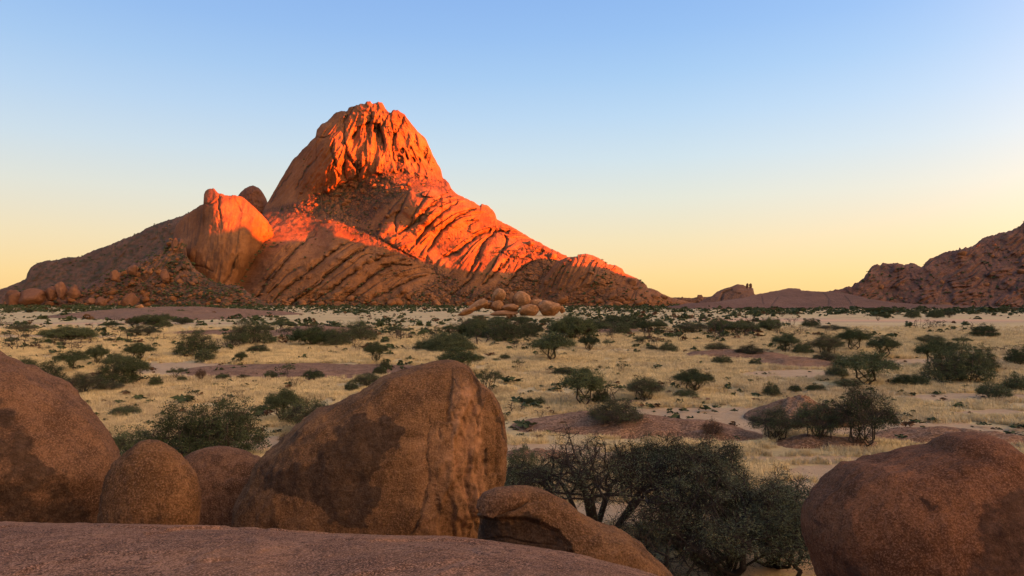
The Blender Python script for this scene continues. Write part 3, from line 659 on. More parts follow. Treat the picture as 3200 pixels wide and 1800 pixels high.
for k, a in enumerate([(18,72,903,960,1372),(58,142,901,955,1378),(143,180,890,940,1385),(176,210,880,935,1380),(208,252,892,936,1375),(342,374,842,880,1412),(398,430,828,862,1430),(536,560,742,800,1480),(500,532,842,884,1420),(300,334,926,958,1350),(380,432,916,958,1345),(270,300,930,952,1350)]):
    place_boulder(*a, ['red boulder at the left end of the mountain foot, first from the left edge','widest red block at the left end of the mountain foot','tall red block right of the widest one at the mountain foot','upright red block with a pointed top at the mountain foot','rounded block right of the pointed one at the mountain foot',
        'big rounded rock high on the rubbly left spur','rounded rock midway on the rubbly left spur','tall leaning block on the crest of the left spur','single rounded stone below the leaning block of the left spur','small block low on the left talus','large half buried slab low on the left talus','small boulder between blocks low on the left talus'][k],
        'large blocks along the left mountain foot', 60+k, R_.uniform(-12, 12), mat=M_TALUS, amp=.16)
# low outcrops on the plain -------------------------------------------------
OUTL = []
def outcrop(pts, h, label, seed, mat=M_OUT, bumps=()):
    OUTL.append(pts)
    """pts: outline (photo px on the ground) ; a low dome of height h metres"""
    w = np.array([(float((x-1600)/F*gdist(y)), float(gdist(y))) for x, y in pts]); c = w.mean(0)
    n = len(w); ang = np.arctan2(w[:,1]-c[1], w[:,0]-c[0]); rad = np.hypot(w[:,0]-c[0], w[:,1]-c[1]); o = np.argsort(ang)
    a = np.linspace(-np.pi, np.pi, 161)[:-1]; rr = np.interp(a, np.r_[ang[o]-2*np.pi, ang[o], ang[o]+2*np.pi], np.tile(rad[o], 3))
    k = np.ones(9)/9; rr = np.convolve(np.r_[rr[-4:], rr, rr[:4]], k, 'valid'); t = np.linspace(0, 1, 40)[:,None]
    rr = rr[None,:]*t; X = c[0]+rr*np.cos(a); Y = c[1]+rr*np.sin(a); size = rad.mean()
    Z = h*(1-t**2.2)*np.ones_like(X)-.18-(t > .98)*.4
    Z = Z + h*.35*fbm(X/size*2.2, Y/size*2.2, seed, 4)*(1-t**3)+.05*fbm(X/1.2, Y/1.2, seed+2, 3)
    for (bx, by, bh, bw) in bumps:
        q = np.hypot(X-(bx-1600)/F*gdist(by), (Y-gdist(by))*.6)/bw; Z = Z+bh*np.exp(-q*q*1.5)*(1+.25*ridged(X/1.5, Y/1.5, seed+5, 3))
    V = np.stack([X, Y, Z], -1).reshape(-1,3); nn = len(V)
    st = .25*fbm(X/3, Y/3, seed+9, 3).ravel()+.15
    o = link('rock_outcrop', mesh_np('rock_outcrop', V, grid_faces(40, 160, True), [mat], attrs={'stain': st, 'lit_fresh': np.zeros(nn)}))
    tag(o, label, 'outcrop', kind='thing'); return o
outcrop([(1560,1330),(1600,1350),(1800,1362),(2000,1372),(2200,1378),(2330,1385),(2420,1375),(2380,1345),(2200,1325),(2050,1300),(1900,1288),(1750,1292),(1620,1310)], 1.15, 'broad low brown rock outcrop with a bush growing on it, right of big boulder', 601)
outcrop([(2320,1300),(2420,1322),(2560,1330),(2700,1320),(2760,1300),(2640,1275),(2500,1268),(2380,1280)], .5, 'reddish rock mound with a knobby hump behind the grey acacias', 602, bumps=[(2500,1305,.75,2.6),(2440,1300,.45,4.2),(2570,1310,.4,4.2)])
outcrop([(2700,1372),(2860,1385),(3050,1392),(3260,1395),(3300,1370),(3080,1350),(2900,1335),(2760,1340)], .75, 'flat pinkish grey rock pavement above the right foreground boulder', 603)
outcrop([(2400,1395),(2560,1400),(2740,1400),(2760,1380),(2600,1370),(2420,1375)], .7, 'dark rock outcrop under the grey acacias at right', 604)
outcrop([(480,1168),(700,1182),(950,1185),(1150,1176),(1360,1165),(1330,1142),(1100,1135),(800,1136),(600,1142)], .6, 'long flat pink rock pavement across the left grassland', 605)
outcrop([(840,1050),(960,1062),(1100,1062),(1160,1045),(1080,1030),(950,1026),(860,1035)], 2.4, 'smooth brown rock hump among dark bushes, left of centre', 606)
outcrop([(300,995),(450,1003),(650,1000),(780,988),(760,976),(600,972),(450,974),(340,982)], 6., 'wide low orange rock outcrop below the left dome', 607)
outcrop([(2130,1112),(2300,1122),(2450,1130),(2480,1112),(2300,1098),(2180,1098)], 1.2, 'low rust brown outcrop under a row of acacias, right middle', 608)
outcrop([(2350,1135),(2500,1150),(2680,1150),(2640,1128),(2450,1120)], 1.1, 'low rust brown outcrop left of the dense acacia thicket', 609)
outcrop([(1570,1425),(1700,1438),(1800,1436),(1790,1412),(1650,1404),(1570,1405)], .45, 'small sandy coloured rock ledge just right of the big boulder', 610)
outcrop([(1690,1030),(1800,1040),(1950,1042),(2000,1030),(1850,1018)], 1.6, 'low reddish outcrop among bushes right of the boulder pile', 611)
outcrop([(560,1045),(700,1050),(760,1040),(680,1030)], 1.0, 'small rocky rise beside the large left bushes', 612)
outcrop([(1830,1256),(1960,1262),(2040,1254),(1940,1245)], .25, 'small dark flat rock behind the outcrop with a bush', 613)

# foreground boulders ---------------------------------------------------------
def ring_boulder(name, left, right, D, label, mat, df=.8, nr=260, nc=420, seed=1, amp=.06, cracks=(), stainp=(), lit_fresh=(), ripple=None, yoff=0, dprof=.55, pw=2.0):
    """left/right outlines (photo px) from the apex downward; horizontal slices with round section"""
    L_ = np.array(left, float); Rr = np.array(right, float)
    top = L_[0,1]; bot = max(L_[-1,1], Rr[-1,1])
    t = np.linspace(0, 1, nr)**1.7; py = top+(bot-top)*t
    xl = np.interp(py, L_[:,1], L_[:,0]); xr = np.interp(py, Rr[:,1], Rr[:,0])
    k = 5
    def sm(a):
        b = a.copy()
        for _ in range(2): b[1:-1] = .25*b[:-2]+.5*b[1:-1]+.25*b[2:]
        return b
    xl, xr = sm(xl), sm(xr)
    xc = (xl+xr)/2; w = (xr-xl)/2
    tt = np.clip((py-top)/((bot-top)*dprof), 0, 1); dh = df*w.max()*np.sqrt(np.maximum(1-(1-tt)**2, 0))
    th = np.linspace(0, 2*np.pi, nc+1)[:-1]
    cth = np.sign(np.cos(th))*np.abs(np.cos(th))**(2/pw); sth = np.sign(np.sin(th))*np.abs(np.sin(th))**(2/pw)
    PX = xc[:,None]+w[:,None]*cth[None,:]; YY = (dh[:,None]*sth[None,:])/F*D
    X = (PX-1600)/F*D; Y = D+yoff+YY; Z = (EYE+(HY-py)/F*D)[:,None]+0*X
    V = np.stack([X, Y, Z], -1)
    # normals
    dv = np.gradient(V, axis=0); du = np.roll(V, -1, 1)-np.roll(V, 1, 1)
    nrm = np.cross(du, dv); nl = np.linalg.norm(nrm, axis=-1, keepdims=True); nrm = nrm/np.maximum(nl, 1e-9)
    cen = np.array([X.mean(), Y.mean(), Z.mean()]); sg = np.sign(((V-cen)*nrm).sum(-1, keepdims=True).mean()); nrm *= sg
    size = w.max()/F*D
    x, y, z = X/size, Y/size, Z/size
    dis = amp*size*fbm3(x*1.3, y*1.3, z*1.3, seed, 3) + .020*size*fbm3(x*5, y*5, z*5, seed+3, 4, .55) + .004*fbm3(X*9, Y*9, Z*9, seed+6, 3, .6)
    front = sst(.15, -.15, YY/size)
    stain = np.zeros(X.shape); fr = np.zeros(X.shape)
    pxx = 1600+X/Y*F; pyy = HY+(EYE-Z)/Y*F
    for pts, wd, dp in cracks:
        dd, side, pos = pldist(pxx+5*noise2(pxx/22, pyy/22, 5), pyy+0*pxx, pts); g = np.exp(-(dd/(wd*(.5+.9*np.sin(np.pi*np.clip(pos,.03,.97)))))**2)
        dis -= front*dp*.45*(g - .25*side*np.exp(-dd/(wd*3.5))*np.sin(np.pi*pos)); stain = np.maximum(stain, front*g*.9)
    if ripple is not None: dis += front*ripple(pxx, pyy)
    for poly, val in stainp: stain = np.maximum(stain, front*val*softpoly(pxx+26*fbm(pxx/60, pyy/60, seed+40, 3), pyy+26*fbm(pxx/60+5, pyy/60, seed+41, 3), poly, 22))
    for poly, val in lit_fresh: fr = np.maximum(fr, front*val*softpoly(pxx+14*fbm(pxx/30, pyy/60, seed+50, 3), pyy, poly, 18))
    fade = sst(0, .06, t)[:,None]
    V = V+nrm*(dis*(.25+.75*fade))[...,None]
    V[0] = V[0].mean(0)
    org = np.array([cen[0], cen[1], Z.min()]); V = V-org
    me = mesh_np(name, V.reshape(-1,3), grid_faces(nr, nc, True), [mat], attrs={'stain': stain, 'lit_fresh': fr})
    o = link(name, me, loc=tuple(org)); tag(o, label, 'boulder'); return o
def Z6(l): return [(700+x*.5176, 1050+y*.5176) for x, y in l]
def Z5(l): return [(x*.5176, 1050+y*.5176) for x, y in l]
def rip_big(x, y):
    m = sst(1330, 1420, x+(y-1400)*.10)*sst(1130, 1220, y)
    f1, dd, cid = voro(x/52+.12*noise2(x/60, y/60, 7), y/260+.08*noise2(x/50, y/80, 8), 70); f2, d2, c2 = voro(x/24+.1*noise2(x/30,y/30,3), y/95, 71)
    return m*(.19*(cid-.5)*sst(0, .04, dd)-.05*sst(.035, 0, dd)+.07*(c2-.5)*sst(0,.06,d2)+.018*fbm(x/16, y/20, 9, 4))
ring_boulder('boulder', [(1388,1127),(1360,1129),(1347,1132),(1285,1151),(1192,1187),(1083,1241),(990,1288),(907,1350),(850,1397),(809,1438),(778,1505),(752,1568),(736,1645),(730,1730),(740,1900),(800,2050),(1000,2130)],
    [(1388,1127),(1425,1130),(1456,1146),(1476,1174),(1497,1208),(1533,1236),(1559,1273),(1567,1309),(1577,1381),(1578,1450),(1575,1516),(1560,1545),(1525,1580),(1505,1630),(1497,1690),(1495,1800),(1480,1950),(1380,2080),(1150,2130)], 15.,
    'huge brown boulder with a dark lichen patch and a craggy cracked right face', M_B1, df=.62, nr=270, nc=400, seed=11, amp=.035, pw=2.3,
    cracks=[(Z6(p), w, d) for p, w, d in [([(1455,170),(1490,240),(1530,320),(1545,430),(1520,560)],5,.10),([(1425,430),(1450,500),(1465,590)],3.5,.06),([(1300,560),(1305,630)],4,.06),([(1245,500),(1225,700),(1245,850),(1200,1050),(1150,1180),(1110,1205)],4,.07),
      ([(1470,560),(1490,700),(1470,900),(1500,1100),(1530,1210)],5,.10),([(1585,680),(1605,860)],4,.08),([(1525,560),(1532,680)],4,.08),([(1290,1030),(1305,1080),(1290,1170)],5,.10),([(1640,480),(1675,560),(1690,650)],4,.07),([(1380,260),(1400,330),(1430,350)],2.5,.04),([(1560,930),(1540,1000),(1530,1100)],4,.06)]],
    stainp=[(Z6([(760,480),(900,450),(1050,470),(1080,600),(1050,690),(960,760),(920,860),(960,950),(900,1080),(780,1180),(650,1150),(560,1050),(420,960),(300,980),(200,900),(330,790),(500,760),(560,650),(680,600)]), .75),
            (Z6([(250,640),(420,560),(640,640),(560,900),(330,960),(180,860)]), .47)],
    lit_fresh=[(Z6([(1380,300),(1470,290),(1560,500),(1580,800),(1600,960),(1540,1000),(1490,1150),(1440,960),(1300,840),(1360,560)]), .75), (Z6([(1130,640),(1280,560),(1450,600),(1500,1180),(1200,1200),(1180,900)]), .35)],  # glow from the right painted into the colour of the craggy face
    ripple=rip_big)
ring_boulder('boulder', [(-340,985),(-500,1000),(-700,1060),(-900,1180),(-1020,1380),(-1040,1600),(-980,1900)],
    [(-340,985),(-200,1010),(-90,1065),(0,1121),(41,1147),(104,1182),(155,1216),(207,1262),(259,1314),(290,1355),(331,1407),(352,1440),(354,1480),(345,1530),(335,1600),(325,1700),(300,1900)], 13.5,
    'large pinkish brown boulder cut by the left edge, with dark lichen patches', M_B3, df=.5, nr=240, nc=400, seed=12, amp=.02, pw=2.2,
    stainp=[(Z5([(-200,300),(20,340),(80,470),(150,520),(210,620),(190,680),(300,730),(360,790),(430,900),(560,1010),(560,1180),(-200,1180)]), .62)])
ring_boulder('boulder', [(463,1374),(435,1380),(404,1406),(362,1443),(340,1485),(329,1540),(324,1600),(322,1660),(330,1760),(370,1860)],
    [(463,1374),(497,1380),(538,1406),(580,1449),(606,1492),(618,1540),(619,1590),(610,1640),(590,1720),(540,1860)], 12.,
    'smooth egg shaped brown boulder between two larger ones at left', M_B1, df=.85, nr=170, nc=220, seed=13, amp=.015, dprof=.6,
    stainp=[([(330,1560),(420,1600),(560,1600),(620,1560),(620,1700),(320,1700)], .40)])
ring_boulder('boulder', [(680,1396),(640,1400),(600,1413),(568,1432),(540,1465),(525,1520),(530,1600),(560,1700),(600,1950)],
    [(680,1396),(725,1399),(766,1410),(813,1432),(860,1480),(880,1550),(870,1700),(800,1950)], 16.5,
    'rounded boulder behind the egg shaped one, half hidden by the huge boulder', M_B3, df=.8, nr=140, nc=180, seed=14, amp=.03)
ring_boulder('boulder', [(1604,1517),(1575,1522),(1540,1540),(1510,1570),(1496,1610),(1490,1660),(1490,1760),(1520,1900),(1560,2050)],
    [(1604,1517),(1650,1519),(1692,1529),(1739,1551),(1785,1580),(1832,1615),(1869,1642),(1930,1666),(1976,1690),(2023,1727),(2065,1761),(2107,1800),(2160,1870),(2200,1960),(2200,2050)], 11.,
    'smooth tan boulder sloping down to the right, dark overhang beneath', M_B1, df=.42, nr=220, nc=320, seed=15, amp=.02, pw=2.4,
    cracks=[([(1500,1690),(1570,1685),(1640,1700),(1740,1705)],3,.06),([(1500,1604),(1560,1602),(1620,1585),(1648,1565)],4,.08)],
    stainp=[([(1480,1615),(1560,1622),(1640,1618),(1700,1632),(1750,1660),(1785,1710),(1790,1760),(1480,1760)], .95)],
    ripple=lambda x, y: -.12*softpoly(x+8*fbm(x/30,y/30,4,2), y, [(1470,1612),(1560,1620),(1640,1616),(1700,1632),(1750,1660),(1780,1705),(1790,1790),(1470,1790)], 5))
ring_boulder('rock_slab', [(1575,1521),(1540,1528),(1510,1540),(1495,1560),(1488,1585),(1500,1600),(1540,1606)],
    [(1575,1521),(1610,1523),(1635,1532),(1648,1548),(1648,1562),(1625,1580),(1580,1597),(1545,1606)], 10.2,
    'flat slab of rock wedged against the huge boulder atop the sloping one', M_B3, df=.6, nr=90, nc=140, seed=16, amp=.03, dprof=.5)
ring_boulder('boulder', [(3060,1353),(3012,1356),(2973,1364),(2949,1381),(2929,1406),(2900,1413),(2828,1423),(2756,1442),(2683,1457),(2649,1472),(2611,1500),(2572,1535),(2548,1564),(2528,1607),(2521,1656),(2528,1704),(2548,1752),(2562,1800),(2620,1950),(2720,2200),(2900,2450)],
    [(3060,1353),(3094,1360),(3132,1375),(3166,1398),(3200,1429),(3260,1490),(3330,1600),(3370,1750),(3380,1900),(3330,2200),(3100,2450)], 6.8,
    'coarse rust red boulder with a raised bump on top, at lower right', M_B2, df=.8, nr=240, nc=340, seed=17, amp=.02, dprof=.5, pw=2.1,
    cracks=[([(2880,1560),(2910,1590),(2930,1580)],8,.02)],
    stainp=[([(3050,1580),(3150,1520),(3300,1560),(3300,1900),(2950,1900),(3050,1720)], .6), ([(2540,1620),(2600,1650),(2700,1720),(2720,1850),(2560,1850)], .5), ([(2780,1520),(2900,1500),(2950,1560),(2900,1620),(2800,1620)], .42)])
# slab the camera stands on -----------------------------------------------------
def build_slab():
    ex = [-2600,-800,0,150,330,520,700,800,900,1010,1100,1250,1400,1500,1600,1700,1800,1900,2000,2060,2200,2400,2700,3200,4500]
    ey = [1690,1640,1623,1627,1634,1644,1648,1650,1664,1669,1672,1679,1683,1690,1700,1712,1728,1752,1780,1800,1850,1930,2100,2500,3600]
    az = np.r_[np.linspace(-1.35, -.75, 60), np.linspace(-.745, .35, 340), np.linspace(.36, 1.35, 80)]; d = np.r_[np.linspace(.05, 3.8, 24), np.linspace(3.85, 8, 150), np.linspace(8.1, 34, 60)]
    A, Dd = np.meshgrid(np.tan(az), d)         # A = x/y
    px = 1600+A*F; e = (np.interp(px, ex, ey)-HY)/F
    e1 = np.array(ey, float); dc = np.interp(px, [-800,0,1500,2000,3200], [7.5,7.2,6.0,5.2,4.4])
    # here d is distance along y ; clamp sideways
    Y = Dd*np.cos(np.arctan(A))*1.0; rr = Dd
    Yc = rr/np.sqrt(1+A*A); X = A*Yc
    k = .05*np.where(Yc < dc, 1, np.clip(1+.0*(Yc-dc), 1, 3))
    Z = EYE-e*Yc-k*(Yc-dc)**2
    Z = Z+ (.012*fbm(X/.9, Yc/.9, 700, 4)+.035*fbm(X/2.6, Yc/2.6, 701, 2)*sst(2, 5, Yc)*.5+.004*fbm(X/.12, Yc/.12, 702, 3, .6))
    Z = np.maximum(Z, -.6)
    Zn = EYE-1.75-.02*Yc; Z = np.where(Yc < 3.6, Zn*(1-sst(1.5, 3.6, Yc))+Z*sst(1.5, 3.6, Yc), Z)
    V = np.stack([X, Yc, Z], -1)
    f1, dd, cid = voro(X/.75+.3*fbm(X/.5,Yc/.5,720,2), Yc/.95, 721); V[...,2] += .034*(cid-.5)*sst(0,.05,dd)*sst(1.2,2.2,Yc)
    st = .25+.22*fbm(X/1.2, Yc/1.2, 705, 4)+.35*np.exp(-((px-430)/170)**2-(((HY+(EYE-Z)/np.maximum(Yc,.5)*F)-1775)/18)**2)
    m = M_SLAB
    o = link('rock_outcrop', mesh_np('slab', V.reshape(-1,3), grid_faces(len(d), len(az)), [m], attrs={'stain': np.clip(st,0,1)*.62, 'lit_fresh': np.clip(.5*fbm(X/2.0, Yc/2.0, 709, 3),0,.4)}))
    tag(o, 'broad pink granite slab in the foreground under the boulders', 'outcrop', kind='thing')
build_slab()
def slab_stone():
    D = 4.75; v = rock_verts(IV3, 77, .15); 
    o = link('stone', mesh_np('stone', v, IF3, [M_B1], attrs={'stain': np.zeros(len(v)), 'lit_fresh': np.ones(len(v))*.4}), loc=tuple(P3(468, 1762, D))); o.scale = (.042, .04, .024)
    tag(o, 'small orange stone lying on the foreground granite slab', 'stone')
slab_stone()

# ------------------------------------------------------------------ trees
def colonise(rg, attr_pts, start_nodes, step, kill, infl, iters=90, up=.0):
    nodes = [np.array(p, float) for p in start_nodes]; parent = [-1]+list(range(len(start_nodes)-1))
    A = attr_pts.copy(); Nn = np.array(nodes)
    for _ in range(iters):
        if len(A) == 0: break
        d = np.linalg.norm(A[:,None,:]-Nn[None,:,:], axis=2); j = d.argmin(1); dm = d[np.arange(len(A)), j]
        keep = dm > kill
        m = keep & (dm < infl)
        if not m.any(): break
        newp = []; newpar = []
        for k in np.unique(j[m]):
            v = A[m & (j == k)]-Nn[k]; v = (v/np.linalg.norm(v, axis=1, keepdims=True)).sum(0)+rg.normal(size=3)*.35; v[2] += up
            v /= np.linalg.norm(v)+1e-9; newp.append(Nn[k]+v*step); newpar.append(k)
        A = A[keep]
        Nn = np.vstack([Nn, newp]); parent += newpar
    return Nn, np.array(parent)
def tubes(Nn, par, rad, sides_big=6, thr=.02):
    """a tube per segment; thin ones three-sided"""
    V = []; Fq = []; nv = 0
    for i in range(len(Nn)):
        p = par[i]
        if p < 0: continue
        a, b = Nn[p], Nn[i]; d = b-a; ln = np.linalg.norm(d)
        if ln < 1e-6: continue
        d = d/ln; u = np.cross(d, [0,0,1.]) if abs(d[2]) < .9 else np.cross(d, [1.,0,0]); u /= np.linalg.norm(u); w = np.cross(d, u)
        k = sides_big if rad[i] > thr else 3
        t = np.arange(k)*2*np.pi/k; ring = np.cos(t)[:,None]*u+np.sin(t)[:,None]*w
        ra = min(rad[p], rad[i]*1.5); V.append(a-d*ra*.2+ring*ra); V.append(b+ring*rad[i])
        j = np.arange(k); Fq.append(np.stack([nv+j, nv+(j+1) % k, nv+k+(j+1) % k, nv+k+j], -1)); nv += 2*k
    return np.concatenate(V), np.concatenate(Fq)
def leaves(rg, centres, dirs, n, size, spread, flat=.45):
    """n small leaf faces round each twig"""
    k = len(centres); c = np.repeat(centres, n, 0)+rg.normal(size=(k*n, 3))*np.array([spread, spread, spread*flat])
    m = len(c); a = rg.normal(size=(m,3))*[1,1,.5]; a /= np.linalg.norm(a, axis=1, keepdims=True)
    b = np.cross(a, rg.normal(size=(m,3))); b /= np.linalg.norm(b, axis=1, keepdims=True)
    s = size*rg.uniform(.6, 1.4, (m,1)); a = a*s*1.25; b = b*s*.55
    V = np.stack([c-a*.5, c+b*.5, c+a*.5, c-b*.5], 1).reshape(-1,3)
    return V, np.arange(4*m).reshape(-1,4)
def make_tree(seed, H, Rx, Ry=None, kind='umbrella', natt=420, step=.3, leafn=14, leafsize=.1, spread=.22, trunk_h=.3, trunk_r=.12, twigs=0, stems=1, leaf=M_LEAF, holes=.0, flat=.45, bark=M_BARK, lean=.3, bare=0, lumpy=1.):
    """returns (trunk mesh, crown mesh)"""
    rg = np.random.default_rng(seed); Ry = Ry or Rx
    P = []
    while len(P) < natt:
        q = rg.uniform(-1, 1, 3); r2 = q[0]**2+q[1]**2
        if r2 > 1: continue
        if kind == 'umbrella': zt = 1-.30*r2; zb = .62+.10*r2
        elif kind == 'flat': zt = 1-.22*r2; zb = .66+.05*r2
        elif kind == 'bush': zt = math.sqrt(max(0,1-r2*.9)); zb = .08+.12*r2
        elif kind == 'open': zt = 1-.45*r2; zb = .30+.15*r2
        else: zt = 1-.5*r2; zb = .2
        if holes and noise3(np.array(q[0]*2.2+seed), np.array(q[1]*2.2), np.array(q[2]*2.2), seed) > holes: continue
        u = rg.uniform(0, 1)**.6
        lump = 1+.28*lumpy*float(noise2(q[0]*2.1*lumpy**.7+seed, q[1]*2.1*lumpy**.7, seed))+.25*float(noise2(q[0]*4+seed, q[1]*4, seed+3))
        if float(noise2(q[0]*3.1+q[2], q[1]*3.1-q[2], seed+9)) > .22: continue
        P.append((q[0]*Rx, q[1]*Ry, (zb+(zt*lump-zb)*u)*H))
    P = np.array(P)
    allV = []; allF = []; nv = 0; cen = []; 
    for s in range(stems):
        if stems > 1:
            a0 = 2*np.pi*s/stems+seed; dirv = np.array([math.cos(a0), math.sin(a0)])
            mine = P[np.arange(len(P)) % stems == s] if kind != 'bush' else P[(np.floor((np.arctan2(P[:,1], P[:,0])-a0+np.pi/stems)/(2*np.pi/stems)) % stems) == 0]
            if len(mine) < 8: continue
            base = np.array([dirv[0]*.12, dirv[1]*.12, -.1]); tip = base+np.array([dirv[0]*Rx*lean*.6, dirv[1]*Ry*lean*.6, trunk_h*H])
        else:
            mine = P; base = np.array([0,0,-.1]); tip = np.array([rg.normal()*lean*.3*Rx, rg.normal()*lean*.3*Ry, trunk_h*H])
        nseg = max(2, int(trunk_h*H/step)+1)
        st = [base+(tip-base)*k/nseg+(rg.normal(size=3)*.05*H*.25 if 0 < k < nseg else 0) for k in range(nseg+1)]
        Nn, par = colonise(rg, mine, st, step, step*1.1, max(Rx, H)*1.6, iters=int(2.2*max(Rx, H)/step)+12)
        # side twigs
        if twigs:
            k0 = len(Nn); cand = rg.integers(len(st), k0, min(twigs, k0*4)); ex = []; ep = []
            for c in cand:
                d = Nn[c]-Nn[par[c]]; d = d/(np.linalg.norm(d)+1e-9)+rg.normal(size=3)*.8; d /= np.linalg.norm(d)
                b0 = Nn[c]; i0 = c
                for q in range(2):
                    b0 = b0+d*step*.95; ex.append(b0); ep.append(i0); i0 = k0+len(ex)-1; d = d+rg.normal(size=3)*.4; d /= np.linalg.norm(d)
            Nn = np.vstack([Nn, ex]); par = np.r_[par, ep]
        r = np.zeros(len(Nn)); ch = np.zeros(len(Nn), int)
        np.add.at(ch, par[par >= 0], 1)
        r0 = .35
        acc = np.where(ch == 0, 1., 0.)
        for i in range(len(Nn)-1, 0, -1):
            acc[par[i]] += acc[i]
        # order fix for appended twigs is safe: a child always has a higher index than its parent
        rad = (acc/acc[0])**.46*trunk_r/(stems**.35); rad = np.maximum(rad, .006)
        tv, tf = tubes(Nn, par, rad, 7 if trunk_r > .08 and natt > 250 else 4, .02)
        allV.append(tv); allF.append(tf+nv); nv += len(tv)
        thin = (np.arange(len(Nn)) > len(st)) & (rad < .10*trunk_r+.008)
        if bare: thin &= (rg.uniform(size=len(Nn)) > bare) & (noise3(Nn[:,0]*.9+seed, Nn[:,1]*.9, Nn[:,2]*1.5, seed) > -.12)
        cen.append(Nn[thin])
    tm = mesh_np('trunk', np.concatenate(allV), np.concatenate(allF), [bark], smooth=True)
    ce = np.concatenate(cen); lv, lf = leaves(rg, ce, None, leafn, leafsize, spread, flat)
    lv[:,2] = np.maximum(lv[:,2], .02)
    cm = mesh_np('crown', lv, lf, [leaf], smooth=False)
    return tm, cm
def join_meshes(name, tm, cm, mats):
    def arr(me):
        v = np.empty(len(me.vertices)*3, np.float32); me.vertices.foreach_get('co', v); l = np.empty(len(me.loops), np.int32); me.loops.foreach_get('vertex_index', l); return v.reshape(-1,3), l.reshape(-1,4)
    v1, f1 = arr(tm); v2, f2 = arr(cm)
    return mesh_np(name, np.vstack([v1, v2]), np.vstack([f1, f2+len(v1)]), mats, smooth=False, mat_idx=np.r_[np.zeros(len(f1)), np.ones(len(f2))])
def place_tree(tm, cm, px, py, name, label, cat, scale=1., sx=1., sz=1., rz=0, group=None, D=None, z=0.):
    D = D or gdist(py); loc = ((px-1600)/F*D, D, z)
    r = bpy.data.objects.new(name, None); C.objects.link(r); r.location = loc; r.rotation_euler = (0, 0, rz); r.scale = (scale*sx, scale*sx, scale*sz); r.empty_display_size = .2
    tag(r, label, cat, group); link('trunk', tm, r); link('crown', cm, r); return r

# prototypes for the middle distance: (trunk, crown, natural height, natural width)
protos = {}
def proto(key, **kw):
    H, Rx = kw['H'], kw['Rx']; tm, cm = make_tree(**kw); protos[key] = (tm, cm, H, 2*Rx)
proto('umb0', seed=31, H=4.6, Rx=3.1, kind='umbrella', natt=420, step=.34, leafn=9, leafsize=.13, spread=.2, trunk_h=.26, stems=2, trunk_r=.16, lean=.5, twigs=400)
proto('umb1', seed=32, H=4.4, Rx=2.9, kind='umbrella', natt=380, step=.34, leafn=10, leafsize=.13, spread=.2, trunk_h=.30, stems=3, trunk_r=.16, lean=.6, leaf=M_LEAFD, twigs=300)
proto('open0', seed=33, H=4.6, Rx=3.0, kind='open', natt=480, step=.34, leafn=4, bare=.3, leafsize=.10, spread=.2, trunk_h=.14, stems=4, trunk_r=.15, lean=.7, leaf=M_LEAFD, twigs=900)
proto('open1', seed=34, H=4.0, Rx=2.6, kind='open', natt=420, step=.32, leafn=4, bare=.3, leafsize=.10, spread=.2, trunk_h=.12, stems=5, trunk_r=.13, lean=.7, twigs=700)
proto('bush0', seed=35, H=3.0, Rx=2.8, kind='bush', natt=520, step=.32, leafn=7, leafsize=.125, spread=.18, trunk_h=.08, stems=5, trunk_r=.12, lean=.5, twigs=1000, lumpy=1.6, bare=.25)
proto('bush1', seed=36, H=2.6, Rx=2.4, kind='bush', natt=420, step=.32, leafn=7, leafsize=.125, spread=.18, trunk_h=.08, stems=4, trunk_r=.12, lean=.5, leaf=M_LEAFD, twigs=900, lumpy=1.7, bare=.25)
proto('dense0', seed=37, H=4.4, Rx=4.0, kind='bush', natt=600, step=.42, leafn=8, leafsize=.15, spread=.24, trunk_h=.08, stems=6, trunk_r=.16, lean=.5, leaf=M_LEAFD, twigs=1500, lumpy=1.9, bare=.25)
proto('wide0', seed=41, H=3.6, Rx=4.8, kind='bush', natt=620, step=.40, leafn=7, leafsize=.15, spread=.22, trunk_h=.10, stems=6, trunk_r=.14, lean=.6, leaf=M_LEAFD, twigs=1300, lumpy=2.2)
proto('wide1', seed=45, H=3.6, Rx=4.8, Ry=3.8, kind='open', natt=620, step=.40, bare=.2, leafn=8, leafsize=.15, spread=.22, trunk_h=.16, stems=5, trunk_r=.14, lean=.9, leaf=M_LEAF, twigs=900, lumpy=2.0)
proto('flat0', seed=38, H=3.4, Rx=3.2, kind='flat', natt=360, step=.36, leafn=16, leafsize=.14, spread=.22, trunk_h=.28, stems=3, trunk_r=.15, lean=.6, leaf=M_LEAFD)
proto('flat1', seed=39, H=3.0, Rx=3.0, kind='umbrella', natt=320, step=.36, leafn=14, leafsize=.14, spread=.22, trunk_h=.2, stems=4, trunk_r=.14, lean=.6)
proto('dead0', seed=40, H=3.0, Rx=1.9, kind='open', natt=240, step=.28, leafn=2, leafsize=.1, spread=.15, trunk_h=.2, stems=2, trunk_r=.12, lean=.6, leaf=M_LEAFB, twigs=500)
K = 1.2422
